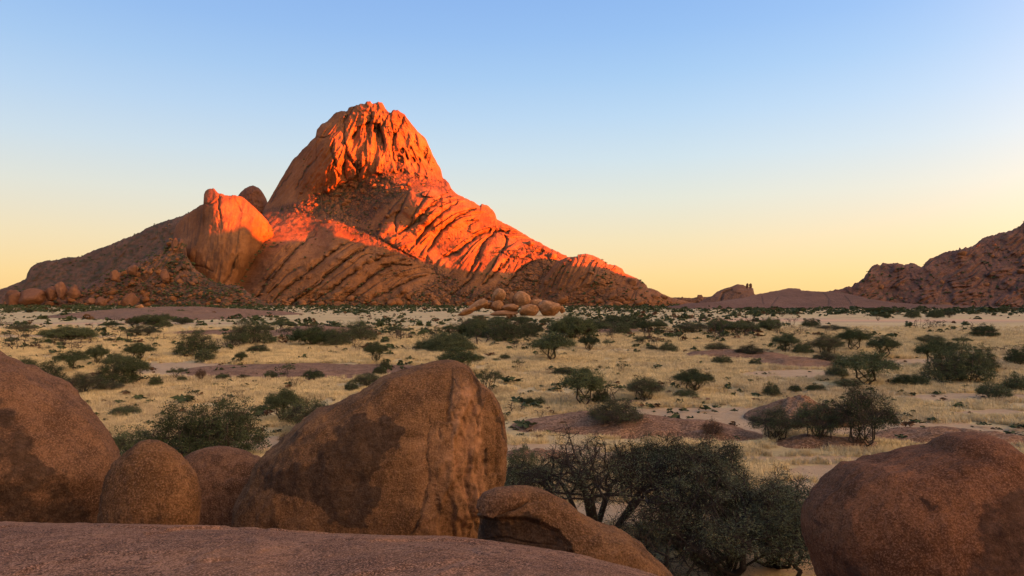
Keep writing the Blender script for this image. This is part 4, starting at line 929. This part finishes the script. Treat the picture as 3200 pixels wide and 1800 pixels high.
# (x, base y, width, height in 2576-wide picture units, proto, name, label)
T = [
 (1468,1022,112,84,'umb0','acacia_tree','round topped acacia with a forked trunk on the grass behind the outcrop bush'),
 (1512,1018,44,38,'bush1','thorn_bush','smaller bush touching the right side of the fork trunked acacia'),
 (1622,1006,98,58,'open1','thorn_bush','spiky bush standing alone in grass, middle of the row behind the outcrop'),
 (1745,988,100,52,'umb1','acacia_tree','dark domed acacia, rightmost of the row behind the outcrop'),
 (1725,1000,60,20,'bush1','thorn_bush','low brush under the dark domed acacia'),
 (1332,1020,26,20,'bush0','thorn_bush','left of two little bushes right of the huge boulder'),
 (1357,1020,30,19,'bush1','thorn_bush','right of two little bushes right of the huge boulder'),
 (1548,1082,140,76,'open0','thorn_bush','wide straggly bush growing on the broad brown outcrop'),
 (1940,998,42,32,'bush1','thorn_bush','small round bush in the grass beyond the reddish mound'),
 (2000,985,32,16,'bush0','thorn_bush','tiny bush right of the small round bush beyond the mound'),
 (2052,984,50,17,'bush1','thorn_bush','low bush above the reddish mound, left of the branching acacia'),
 (2178,968,150,72,'umb0','acacia_tree','spreading acacia with pale branches in the right grassland'),
 (2132,976,66,22,'flat0','thorn_bush','dark low bush at the left foot of the pale branched acacia'),
 (2105,950,55,30,'bush1','thorn_bush','bush left of the pale branched acacia'),
 (2290,968,90,22,'bush1','thorn_bush','low dark scrub between the pale branched acacia and the thicket'),
 (1975,888,66,44,'umb1','acacia_tree','acacia at the left end of the row over the rust outcrop'),
 (2020,892,50,30,'bush0','thorn_bush','bushy growth between the row acacias, left'),
 (2080,892,80,50,'open1','acacia_tree','loose crowned acacia, second of the row over the rust outcrop'),
 (2148,884,84,52,'umb0','acacia_tree','tall acacia, third of the row over the rust outcrop'),
 (2222,900,76,48,'umb1','acacia_tree','dark leaning acacia at the right end of the row'),
 (2082,915,72,30,'bush1','thorn_bush','dense dark green bush in front of the acacia row'),
 (2340,868,66,26,'flat0','acacia_tree','flat topped acacia near the right edge, behind the thicket'),
 (2375,885,70,28,'flat1','acacia_tree','flat crowned acacia just behind the thicket'),
 (2420,872,50,24,'flat1','acacia_tree','small flat acacia right of the flat topped one'),
 (2476,850,62,32,'bush0','thorn_bush','round bush high at the right, beyond the thicket'),
 (2350,925,90,60,'umb0','acacia_tree','left tree of the dense right thicket'),
 (2430,962,120,86,'dense0','acacia_tree','big dark crown in front of the dense right thicket'),
 (2375,962,100,66,'dense0','acacia_tree','leafy left front of the dense right thicket'),
 (2475,935,70,52,'dense0','acacia_tree','right end of the dense right thicket'),
 (2565,918,64,44,'bush0','thorn_bush','green bush cut by the right edge above the brush patch'),
 (2500,1002,76,36,'bush1','thorn_bush','dark brush patch left of the right edge'),
 (2560,985,70,40,'bush1','thorn_bush','brush patch at the right edge'),
 (1885,898,72,30,'flat1','acacia_tree','small spread acacia on the left rust outcrop'),
 (1805,890,64,28,'flat0','acacia_tree','dark flat acacia left of the rust outcrop'),
 (1816,916,52,20,'flat0','thorn_bush','little flat bush in grass below the dark flat acacia'),
 (1900,920,30,16,'bush1','thorn_bush','tiny bush below the small spread acacia'),
 (1950,1106,130,78,'open0','acacia_tree','left of the three greyish acacias by the reddish mound'),
 (2062,1112,124,100,'open1','acacia_tree','middle one of the three greyish acacias by the reddish mound'),
 (2168,1122,170,146,'open0','acacia_tree','largest airy acacia, right of the greyish three by the mound'),
 (1792,1102,54,44,'dead0','thorn_bush','small half bare tree at the end of the broad outcrop'),
 (470,1152,200,118,'dense0','thorn_bush','large spreading green bush behind the egg shaped boulder'),
 (570,1146,190,122,'dense0','thorn_bush','large leafy bush above the rounded half hidden boulder'),
 (330,1155,150,72,'bush0','thorn_bush','dark lower bush behind the gap left of the egg boulder'),
 (712,1062,92,74,'umb1','acacia_tree','neat umbrella acacia left of the huge boulder'),
 (778,1092,130,88,'open1','thorn_bush','leafy bush growing up against the huge boulder, left side'),
 (730,1120,60,30,'dead0','thorn_bush','thin dry twiggy bush beside the huge boulder'),
 (315,1044,72,22,'flat1','thorn_bush','low oval bush alone in the left grass'),
 (60,938,58,36,'bush0','thorn_bush','bush right above the left edge boulder'),
 (180,932,80,44,'umb0','acacia_tree','acacia at the top left of the big left thicket'),
 (245,918,54,44,'umb1','acacia_tree','slim acacia in the middle top of the big left thicket'),
 (300,935,70,40,'umb1','acacia_tree','acacia inside the big left thicket'),
 (350,908,72,40,'umb1','acacia_tree','dark spreading acacia at the upper right of the left thicket'),
 (120,978,96,62,'dense0','thorn_bush','massive dark bush at the left front of the left thicket'),
 (210,990,96,50,'open0','acacia_tree','twiggy acacia at the front of the left thicket'),
 (285,970,96,56,'dense0','acacia_tree','dense tree in the heart of the left thicket'),
 (338,966,70,60,'umb1','acacia_tree','dark tree closing the left thicket on its right'),
 (275,984,70,24,'bush1','thorn_bush','low bush at the foot of the left thicket'),
 (392,972,32,26,'bush0','thorn_bush','green bush just right of the left thicket'),
 (445,955,52,28,'flat0','thorn_bush','dark bush on the near edge of the pink rock pavement'),
 (458,962,26,16,'bush0','thorn_bush','small green bush under the dark pavement bush'),
 (505,958,26,30,'dead0','thorn_bush','dry upright shrub on the pink rock pavement'),
 (560,956,38,16,'bush1','thorn_bush','low grey bush right of the dry upright shrub'),
 (612,954,34,12,'bush0','thorn_bush','tiny olive bush on the lower edge of the pavement'),
 (682,950,32,16,'bush1','thorn_bush','small brown bush on the lower edge of the pavement'),
 (788,953,54,22,'flat1','thorn_bush','little spread bush right of the pavement bushes'),
 (315,992,26,10,'flat0','thorn_bush','tiny flat bush below the big left thicket'),
 (495,895,104,56,'dense0','thorn_bush','very dense round bush in the left middle grassland'),
 (515,910,50,28,'bush1','thorn_bush','bush hugging the front of the very dense round bush'),
 (625,868,116,54,'dense0','acacia_tree','large dark crown beside the smooth brown hump'),
 (590,876,60,36,'flat0','acacia_tree','cone shaped acacia under the large dark crown'),
 (648,888,54,20,'flat0','thorn_bush','low bush in front of the large dark crown'),
 (606,914,30,26,'umb1','thorn_bush','tiny tree below the large dark crown'),
 (946,912,60,46,'umb1','acacia_tree','wind shaped acacia left above the huge boulder'),
 (968,930,26,24,'bush1','thorn_bush','small bush under the wind shaped acacia'),
 (955,945,36,24,'bush0','thorn_bush','round bush near the left slope of the huge boulder'),
 (925,975,80,36,'bush0','thorn_bush','green bush touching the upper left slope of the huge boulder'),
 (884,985,36,24,'bush1','thorn_bush','little dark bush left of the green bush on the boulder slope'),
 (1160,945,112,62,'umb0','acacia_tree','wide acacia rising behind the top of the huge boulder'),
 (1228,988,80,54,'flat0','acacia_tree','dark bush right of the top of the huge boulder'),
 (1388,908,116,60,'umb0','acacia_tree','broad acacia in the centre grassland'),
 (1320,1232,120,92,'dense0','thorn_bush','green bush in the gap right of the huge boulder'),
 (1482,882,54,34,'umb1','acacia_tree','small dark acacia right of the broad centre acacia'),
 (1530,876,32,20,'flat0','acacia_tree','tiny tree second right of the broad centre acacia'),
 (1612,868,42,22,'flat0','acacia_tree','tiny flat tree in the centre right grass'),
 (1640,882,34,12,'bush1','thorn_bush','small dark mound of scrub under the tiny flat tree'),
 (1682,886,44,22,'bush1','thorn_bush','grey bush in the centre right grass'),
 (1270,905,30,14,'bush0','thorn_bush','small bush far behind the acacia at the boulder top'),
 (790,870,124,42,'flat0','acacia_tree','long flat thicket tree right of the smooth brown hump'),
 (850,872,70,40,'dense0','acacia_tree','dense dark tree at the right end of the flat thicket'),
 (905,858,90,44,'dense0','acacia_tree','dark tree behind the flat thicket'),
 (1130,884,134,40,'dense0','acacia_tree','wide green bush clump above the huge boulder'),
 (1065,882,50,26,'bush0','thorn_bush','green bush left of the wide green clump'),
 (1270,862,92,50,'dense0','acacia_tree','dark rounded tree in the centre band of bushes'),
 (1322,852,62,44,'dense0','acacia_tree','dark rounded tree, right neighbour in the centre band'),
 (1440,855,120,54,'flat0','acacia_tree','wide layered acacia in the centre band'),
 (1480,850,60,40,'umb1','acacia_tree','dark acacia behind the wide layered one'),
 (1562,842,54,26,'bush1','thorn_bush','low dark bush in the centre right band'),
 (1622,838,44,28,'umb1','acacia_tree','left of a pair of dark trees in the centre right band'),
 (1655,838,46,30,'umb1','acacia_tree','right of a pair of dark trees in the centre right band'),
 (1740,838,80,28,'flat0','acacia_tree','dark low tree mass right of the dark pair'),
 (1805,832,66,28,'bush1','thorn_bush','bushy mass beside the dark low tree mass'),
 (2092,832,76,14,'flat0','acacia_tree','long flat dark bush in the far right grass'),
 (2040,824,44,20,'bush1','thorn_bush','bush left of the long flat dark one'),
 (175,858,140,32,'flat0','acacia_tree','long flat topped acacia group tree in the far left grass'),
 (360,848,84,28,'flat1','acacia_tree','flat acacia right of the long flat topped left one'),
 (55,835,60,20,'bush1','thorn_bush','bush in far left grass close to the left edge'),
 (1420,945,64,22,'bush1','thorn_bush','low grey scrub in the grass above the fork trunked acacia'),
 (1470,940,30,14,'bush0','thorn_bush','tiny scrub above the fork trunked acacia'),
]
for i, (x, y, w, h, pr, nm, lb) in enumerate(T):
    if w > 2.2*h and w > 86: pr = 'wide0' if pr in ('dense0', 'bush0', 'bush1') else 'wide1'
    elif w > 2.2*h: pr = ('open1', 'bush0', 'open0')[i % 3]
    tm, cm, H, Wd = protos[pr]; D = gdist(y*K); wm = w*K/F*D; hm = h*K/F*D
    place_tree(tm, cm, x*K, y*K, nm, lb, 'tree' if nm == 'acacia_tree' else 'bush', 1., wm/Wd*.97, hm/H*.98, rz=i*1.37)

# three big acacias in the gap at lower right
cls = [(R_.uniform(-60, 3260), None) for _ in range(26)]
nb = 0
for (cxp, _) in cls:
    cyp = R_.choice([985, 1000, 1015, 1030, 1040, 1055]) if 800 < cxp < 2400 else R_.choice([975, 985, 995, 1020])
    for k in range(R_.randint(2, 6)):
        py = cyp+R_.uniform(-7, 7); px = cxp+R_.uniform(-95, 95)
        if 1420 < px < 1780 and py < 1000: continue
        pr = R_.choice(['umb0','umb1','flat0','flat1','bush0','bush1','dense0','wide0','wide1','open0','open1'])
        tm, cm, H, Wd = protos[pr]; wm = R_.uniform(5, 11); hm = min(R_.uniform(2.2, 4.8), wm*.7)
        place_tree(tm, cm, px, py, 'acacia_tree', ('wide' if wm > 8 else 'narrow')+' dark bushy acacia in the '+('far' if py < 1000 else 'middle' if py < 1030 else 'near')+' scrub belt, '+('left edge of the plain' if px < 500 else 'under the left dome' if px < 950 else 'under the peak' if px < 1420 else 'under the right ridge' if px < 2000 else 'under the low hills' if px < 2600 else 'under the right mountain'), 'tree', 1., wm/Wd, hm/H, rz=R_.uniform(0, 6.28), group='acacias in the scrub belts of the plain'); nb += 1
NEAR = [(71, 5.0, 4.3, 3.4, 'umbrella', 1500, 5, 2600, .13, .26, 2, .62, 1860, 1790, 31.5, 'thin leaved acacia with twisted dark fork, leftmost of the near trees', M_LEAFN, 1.0),
        (72, 5.0, 3.6, 3.2, 'open', 1300, 7, 2000, .2, .24, 3, .4, 2260, 1850, 29.5, 'dense dark acacia with a thick trunk in the middle of the near trees', M_LEAFN, .93),
        (74, 4.7, 3.4, 3.0, 'umbrella', 1200, 7, 1800, .16, .22, 3, .45, 2120, 1800, 33.5, 'acacia crown rising between the twisted acacia and the dense one', M_LEAFN, 1.08),
        (75, 3.6, 2.7, 2.4, 'open', 800, 7, 1200, .1, .16, 4, .42, 2420, 1830, 31.0, 'low spreading acacia crown just left of the rust red boulder', M_LEAFN, .95),
        (73, 4.6, 1.9, 1.8, 'open', 650, 7, 1200, .42, .085, 1, .0, 2490, 1800, 28.0, 'slender pale trunked acacia beside the rust red boulder', M_LEAFN, .92),
        (76, 3.4, 2.6, 2.2, 'bush', 400, 2, 1500, .08, .1, 5, .1, 2050, 1830, 28.5, 'low dark thorny growth under the near acacias', M_LEAFN, 1.0)]
for sd, H, rx, ry, kd, na, ln, tw, th, tr, st, ba, px, py, D, lb, lf, sz in NEAR:
    tm, cm = make_tree(seed=sd, H=H, Rx=rx, Ry=ry, kind=kd, natt=na, step=.22, leafn=ln, leafsize=.055, spread=.15, trunk_h=th, trunk_r=tr, stems=st, lean=.5, twigs=tw, leaf=lf, bare=ba, bark=M_BARKN)
    place_tree(tm, cm, px, py, 'acacia_tree' if kd != 'bush' else 'thorn_bush', lb, 'tree' if kd != 'bush' else 'bush', 1, 1.1, sz, rz=sd*.7, D=D)

# scattered scrub over the plain: small one-mesh bushes ---------------------------------
small = []
for i, (kd, lf) in enumerate([('bush', M_LEAFD), ('bush', M_LEAF), ('flat', M_LEAFD), ('umbrella', M_LEAF), ('bush', M_LEAFB), ('flat', M_LEAFD), ('open', M_LEAFD)]):
    H, Rx = (1.6, 1.5) if kd == 'bush' else (2.4, 1.9)
    tm, cm = make_tree(seed=90+i, H=H, Rx=Rx, kind=kd, natt=70, step=.42, leafn=10, leafsize=.26, spread=.26, trunk_h=.2 if kd != 'bush' else .08, stems=3, trunk_r=.07, lean=.5, leaf=lf)
    small.append((join_meshes('thorn_bush', tm, cm, [M_BARK, lf]), H, 2*Rx))
spots = []
def dens(px, py):
    d = .25+.9*fbm(px/260, py/26, 800, 3)
    d += 1.2*math.exp(-((py-965)/10)**2)+1.4*math.exp(-((py-985)/16)**2)*(px > 1400)*(px < 2500) + 1.0*math.exp(-((py-1035)/26)**2)*(900 < px < 2350) + .8*math.exp(-((py-1000)/10)**2)*(px < 900)
    if px > 2400 and py > 1000: d -= .25
    return d
sandm = lambda x, y: float(patchmask(np.array(x, float), np.array(y, float), SAND))
tries = 0
while len(spots) < 7500 and tries < 260000:
    tries += 1
    u = R_.random(); py = 958+ (u**2.9)*360; px = R_.uniform(-150, 3350)
    dd = float(dens(px, py))*(.45 if py > 1100 else 1)
    if R_.random() > dd/1.6: continue
    if sandm(px, py) > .5 and R_.random() > .2: continue
    D = gdist(py); x = (px-1600)/F*D
    if 1425 < px < 1775 and 940 < py < 998: continue
    w = R_.lognormvariate(.8, .6) if D > 160 else R_.lognormvariate(-.15, .55)
    w = min(w, 7.5)
    if D > 900: w *= 1.4
    spots.append((w/D, px, py, D, w))
spots.sort(reverse=True); print('SPOTS', len(spots))
massV = []; massF = []; mi = []; nv = 0
def marr(me):
    v = np.empty(len(me.vertices)*3, np.float32); me.vertices.foreach_get('co', v); l = np.empty(len(me.loops), np.int32); me.loops.foreach_get('vertex_index', l); m = np.empty(len(me.polygons), np.int32); me.polygons.foreach_get('material_index', m); return v.reshape(-1,3), l.reshape(-1,4), m
tiny = []
for i in range(5):
    rg = np.random.default_rng(900+i); n = 17
    q = rg.normal(size=(n,3)); q /= np.linalg.norm(q, axis=1, keepdims=True); q *= rg.uniform(.3, 1, (n,1)); q[:,2] = np.abs(q[:,2])*.75+.05
    if i in (1, 3): q[:,2] = q[:,2]*.5+.35
    lv, lf = leaves(rg, q, None, 1, .78, .10, .6); lv[:,2] = np.maximum(lv[:,2], 0); tiny.append((lv, lf))
for i, (sz, px, py, D, w) in enumerate(spots):
    x = (px-1600)/F*D
    if i < 190:
        me, H, Wd = small[R_.choice([0,0,1,1,2,3,4,5,6])]; s = w/Wd
        o = link('thorn_bush', me, loc=(x, D, 0)); o.scale = (s, s, s*R_.uniform(.65, 1.15)); o.rotation_euler = (0, 0, R_.uniform(0, 6.28))
        szw = 'broad' if w > 5 else 'middle sized' if w > 2.5 else 'small'
        wh = 'near the left edge' if px < 450 else 'below the left dome' if px < 900 else 'below the main peak' if px < 1400 else 'below the right ridge' if px < 1900 else 'below the sky gap' if px < 2500 else 'below the right mountain'
        dp = 'on the far plain' if D > 400 else 'in the middle of the plain' if D > 150 else 'on the nearer grassland'
        tag(o, f'{szw} dark thorn bush {dp} {wh}', 'bush', 'small thorn bushes scattered over the plain')
    else:
        lv, lf = tiny[i % 5]; a = R_.uniform(0, 6.28); s = w/2; v = lv*[1, 1, R_.uniform(.8, 1.2)]*s
        v = np.stack([v[:,0]*math.cos(a)-v[:,1]*math.sin(a)+x, v[:,0]*math.sin(a)+v[:,1]*math.cos(a)+D, v[:,2]], -1)
        massV.append(v); massF.append(lf+nv); nv += len(v); mi.append(np.full(len(lf), 0 if i % 7 else 1))
# tiny forbs and stones in the grass of the middle distance
for i in range(2600):
    py = 1045+(R_.random()**1.5)*330; px = R_.uniform(-100, 3300); D = gdist(py); x = (px-1600)/F*D
    if float(fbm(np.array(x/18), np.array(D/12), 830, 3)) < R_.uniform(-.5, .5): continue
    if 2320 < px < 2720 and 1265 < py < 1400: continue
    lv, lf = tiny[i % 5]; s = R_.lognormvariate(-1.25, .5); a = R_.uniform(0, 6.28); v = lv*[s*1.2, s*1.2, s*.9]
    v = np.stack([v[:,0]*math.cos(a)-v[:,1]*math.sin(a)+x, v[:,0]*math.sin(a)+v[:,1]*math.cos(a)+D, v[:,2]], -1)
    massV.append(v); massF.append(lf+nv); nv += len(v); mi.append(np.full(len(lf), 0 if i % 3 else 1))
# belt of scrub along the mountain foot
for i in range(2600):
    px = R_.uniform(-200, 3400); D = R_.uniform(620, 1430); x = (px-1600)/F*D
    if px > 2300: D = R_.uniform(560, 940); x = (px-1600)/F*D
    lv, lf = tiny[i % 5]; s = R_.lognormvariate(.75, .45); a = R_.uniform(0, 6.28); v = lv*s
    v = np.stack([v[:,0]*math.cos(a)-v[:,1]*math.sin(a)+x, v[:,0]*math.sin(a)+v[:,1]*math.cos(a)+D, v[:,2]*.8], -1)
    massV.append(v); massF.append(lf+nv); nv += len(v); mi.append(np.full(len(lf), 0))
tag(link('far_scrub', mesh_np('far_scrub', np.concatenate(massV), np.concatenate(massF), [M_LEAFD, M_LEAFB], smooth=False, mat_idx=np.concatenate(mi))), 'distant dark scrub covering the plain below the mountains', 'scrub', kind='stuff')
# shrubs growing in the cracks of the mountains
for pts, D0, D1 in (([(852,718),(835,750),(815,785),(795,810),(775,850),(755,880),(735,893),(715,897)], 1625, 1480), ([(590,800),(600,830),(630,862),(665,885),(700,895)], 1520, 1440)):
    for k in range(46):
        u = R_.random(); q = u*(len(pts)-1); a = int(q); f_ = q-a; b_ = min(a+1, len(pts)-1)
        BUSHSPOTS.append((pts[a][0]*(1-f_)+pts[b_][0]*f_+R_.gauss(0, 4), pts[a][1]*(1-f_)+pts[b_][1]*f_+R_.gauss(0, 3), D0+(D1-D0)*u-6))
massV = []; massF = []; nv = 0
for i, (px, py, D) in enumerate(BUSHSPOTS):
    c = P3(px, py, D-1.5); lv, lf = tiny[i % 5]; s = R_.uniform(1.6, 4.4); v = lv*s+c
    massV.append(v); massF.append(lf+nv); nv += len(v)
tag(link('mountain_scrub', mesh_np('mountain_scrub', np.concatenate(massV), np.concatenate(massF), [M_LEAFD], smooth=False)), 'dark shrubs growing in the cracks of the mountains', 'scrub', kind='stuff')

# ------------------------------------------------------------------ dry grass (stuff)
def build_grass():
    m, t, b = newmat('dry_grass_blade', .9, .05)
    p = geopos(t); f = nz(t, p, .22, 5, .65); g = nz(t, p, 3.0, 3, .6)
    c = rampn(t, f, [(.34, (.40,.30,.155)), (.46, (.58,.45,.24)), (.56, (.74,.565,.285)), (.68, (.80,.635,.35))])
    f2 = nz(t, p, .035, 4, .6); c = mixc(t, mapr(t, f2, .48, .62, 0, .6), c, (.50,.38,.23))
    c = mixc(t, mapr(t, g, .52, .68, 0, .5), c, (.30,.23,.10)); L(t, c, b.inputs['Base Color'])
    tufts = []
    for k in range(6):
        rg = np.random.default_rng(1000+k); n = 34
        b0 = rg.normal(size=(n,2))*.16; a = rg.uniform(0, 6.28, n); ln = rg.uniform(.22, .5, n); out = rg.uniform(.05, .28, n)
        p0 = np.c_[b0, np.zeros(n)]; tip = np.c_[b0[:,0]+np.cos(a)*out, b0[:,1]+np.sin(a)*out, ln]; w = .014
        s = np.c_[-np.sin(a)*w, np.cos(a)*w, np.zeros(n)]; mid = p0*.45+tip*.55+np.c_[np.zeros((n,2)), ln*.12]
        V = np.stack([p0-s, p0+s, mid+s*.8, mid-s*.8, tip], 1).reshape(-1,3); i5 = np.arange(n)[:,None]*5
        o = bpy.data.objects.new('dry_grass_tuft', mesh_np('tuft', V, [(i5+[0,1,2,3]), (i5+[3,2,4])], [m], smooth=False)); tufts.append(o)
    col = bpy.data.collections.new('grass_tufts')
    for o in tufts: col.objects.link(o)
    # points
    P = []; rg = np.random.default_rng(5)
    n = 640000; D = 26*np.exp(rg.uniform(0, 1, n)*math.log(345/26)); px = rg.uniform(-1100, 4300, n); py = HY+EYE*F/D; x = (px-1600)/F*D
    keep = patchmask(px, py, SAND)+.5*fbm(x/4, D/4, 55, 4, .65) < .45
    keep &= fbm(x/3.5, D/3.5, 57, 3) + .8*fbm(x/30, D/14, 58, 3) > -.35
    keep &= rg.uniform(0, 1, n) < np.clip((D/26)**1.0*.16, .12, .5)*sst(345, 190, D)
    for pl_ in OUTL: keep &= ~inpoly(px, py, pl_)
    x, D = x[keep], D[keep]
    me = bpy.data.meshes.new('dry_grass'); me.vertices.add(len(x)); me.vertices.foreach_set('co', np.stack([x, D, np.full(len(x), -.12)], -1).astype(np.float32).ravel())
    sc_ = rg.uniform(.6, 1.35, len(x))*np.clip(.62+D/170, .7, 1.8)
    a = me.attributes.new('sc', 'FLOAT', 'POINT'); a.data.foreach_set('value', sc_.astype(np.float32))
    a = me.attributes.new('rot', 'FLOAT', 'POINT'); a.data.foreach_set('value', rg.uniform(0, 6.28, len(x)).astype(np.float32))
    o = link('dry_grass', me); tag(o, 'dry blond grass covering the plain', 'grass', kind='stuff')
    ng = bpy.data.node_groups.new('scatter_grass', 'GeometryNodeTree')
    ng.interface.new_socket('Geometry', in_out='INPUT', socket_type='NodeSocketGeometry'); ng.interface.new_socket('Geometry', in_out='OUTPUT', socket_type='NodeSocketGeometry')
    gi = ng.nodes.new('NodeGroupInput'); go = ng.nodes.new('NodeGroupOutput')
    ci = ng.nodes.new('GeometryNodeCollectionInfo'); ci.inputs['Collection'].default_value = col; ci.inputs['Separate Children'].default_value = True; ci.inputs['Reset Children'].default_value = True
    ip = ng.nodes.new('GeometryNodeInstanceOnPoints'); ip.inputs['Pick Instance'].default_value = True
    na = ng.nodes.new('GeometryNodeInputNamedAttribute'); na.data_type = 'FLOAT'; na.inputs['Name'].default_value = 'sc'
    nb = ng.nodes.new('GeometryNodeInputNamedAttribute'); nb.data_type = 'FLOAT'; nb.inputs['Name'].default_value = 'rot'
    cx = ng.nodes.new('ShaderNodeCombineXYZ'); ng.links.new(nb.outputs['Attribute'], cx.inputs[2])
    er = ng.nodes.new('FunctionNodeEulerToRotation'); ng.links.new(cx.outputs[0], er.inputs[0])
    ng.links.new(gi.outputs[0], ip.inputs['Points']); ng.links.new(ci.outputs[0], ip.inputs['Instance'])
    ng.links.new(er.outputs[0], ip.inputs['Rotation']); ng.links.new(na.outputs['Attribute'], ip.inputs['Scale']); ng.links.new(ip.outputs[0], go.inputs[0])
    md = o.modifiers.new('grass', 'NODES'); md.node_group = ng
    print('GRASS', len(x))
build_grass()
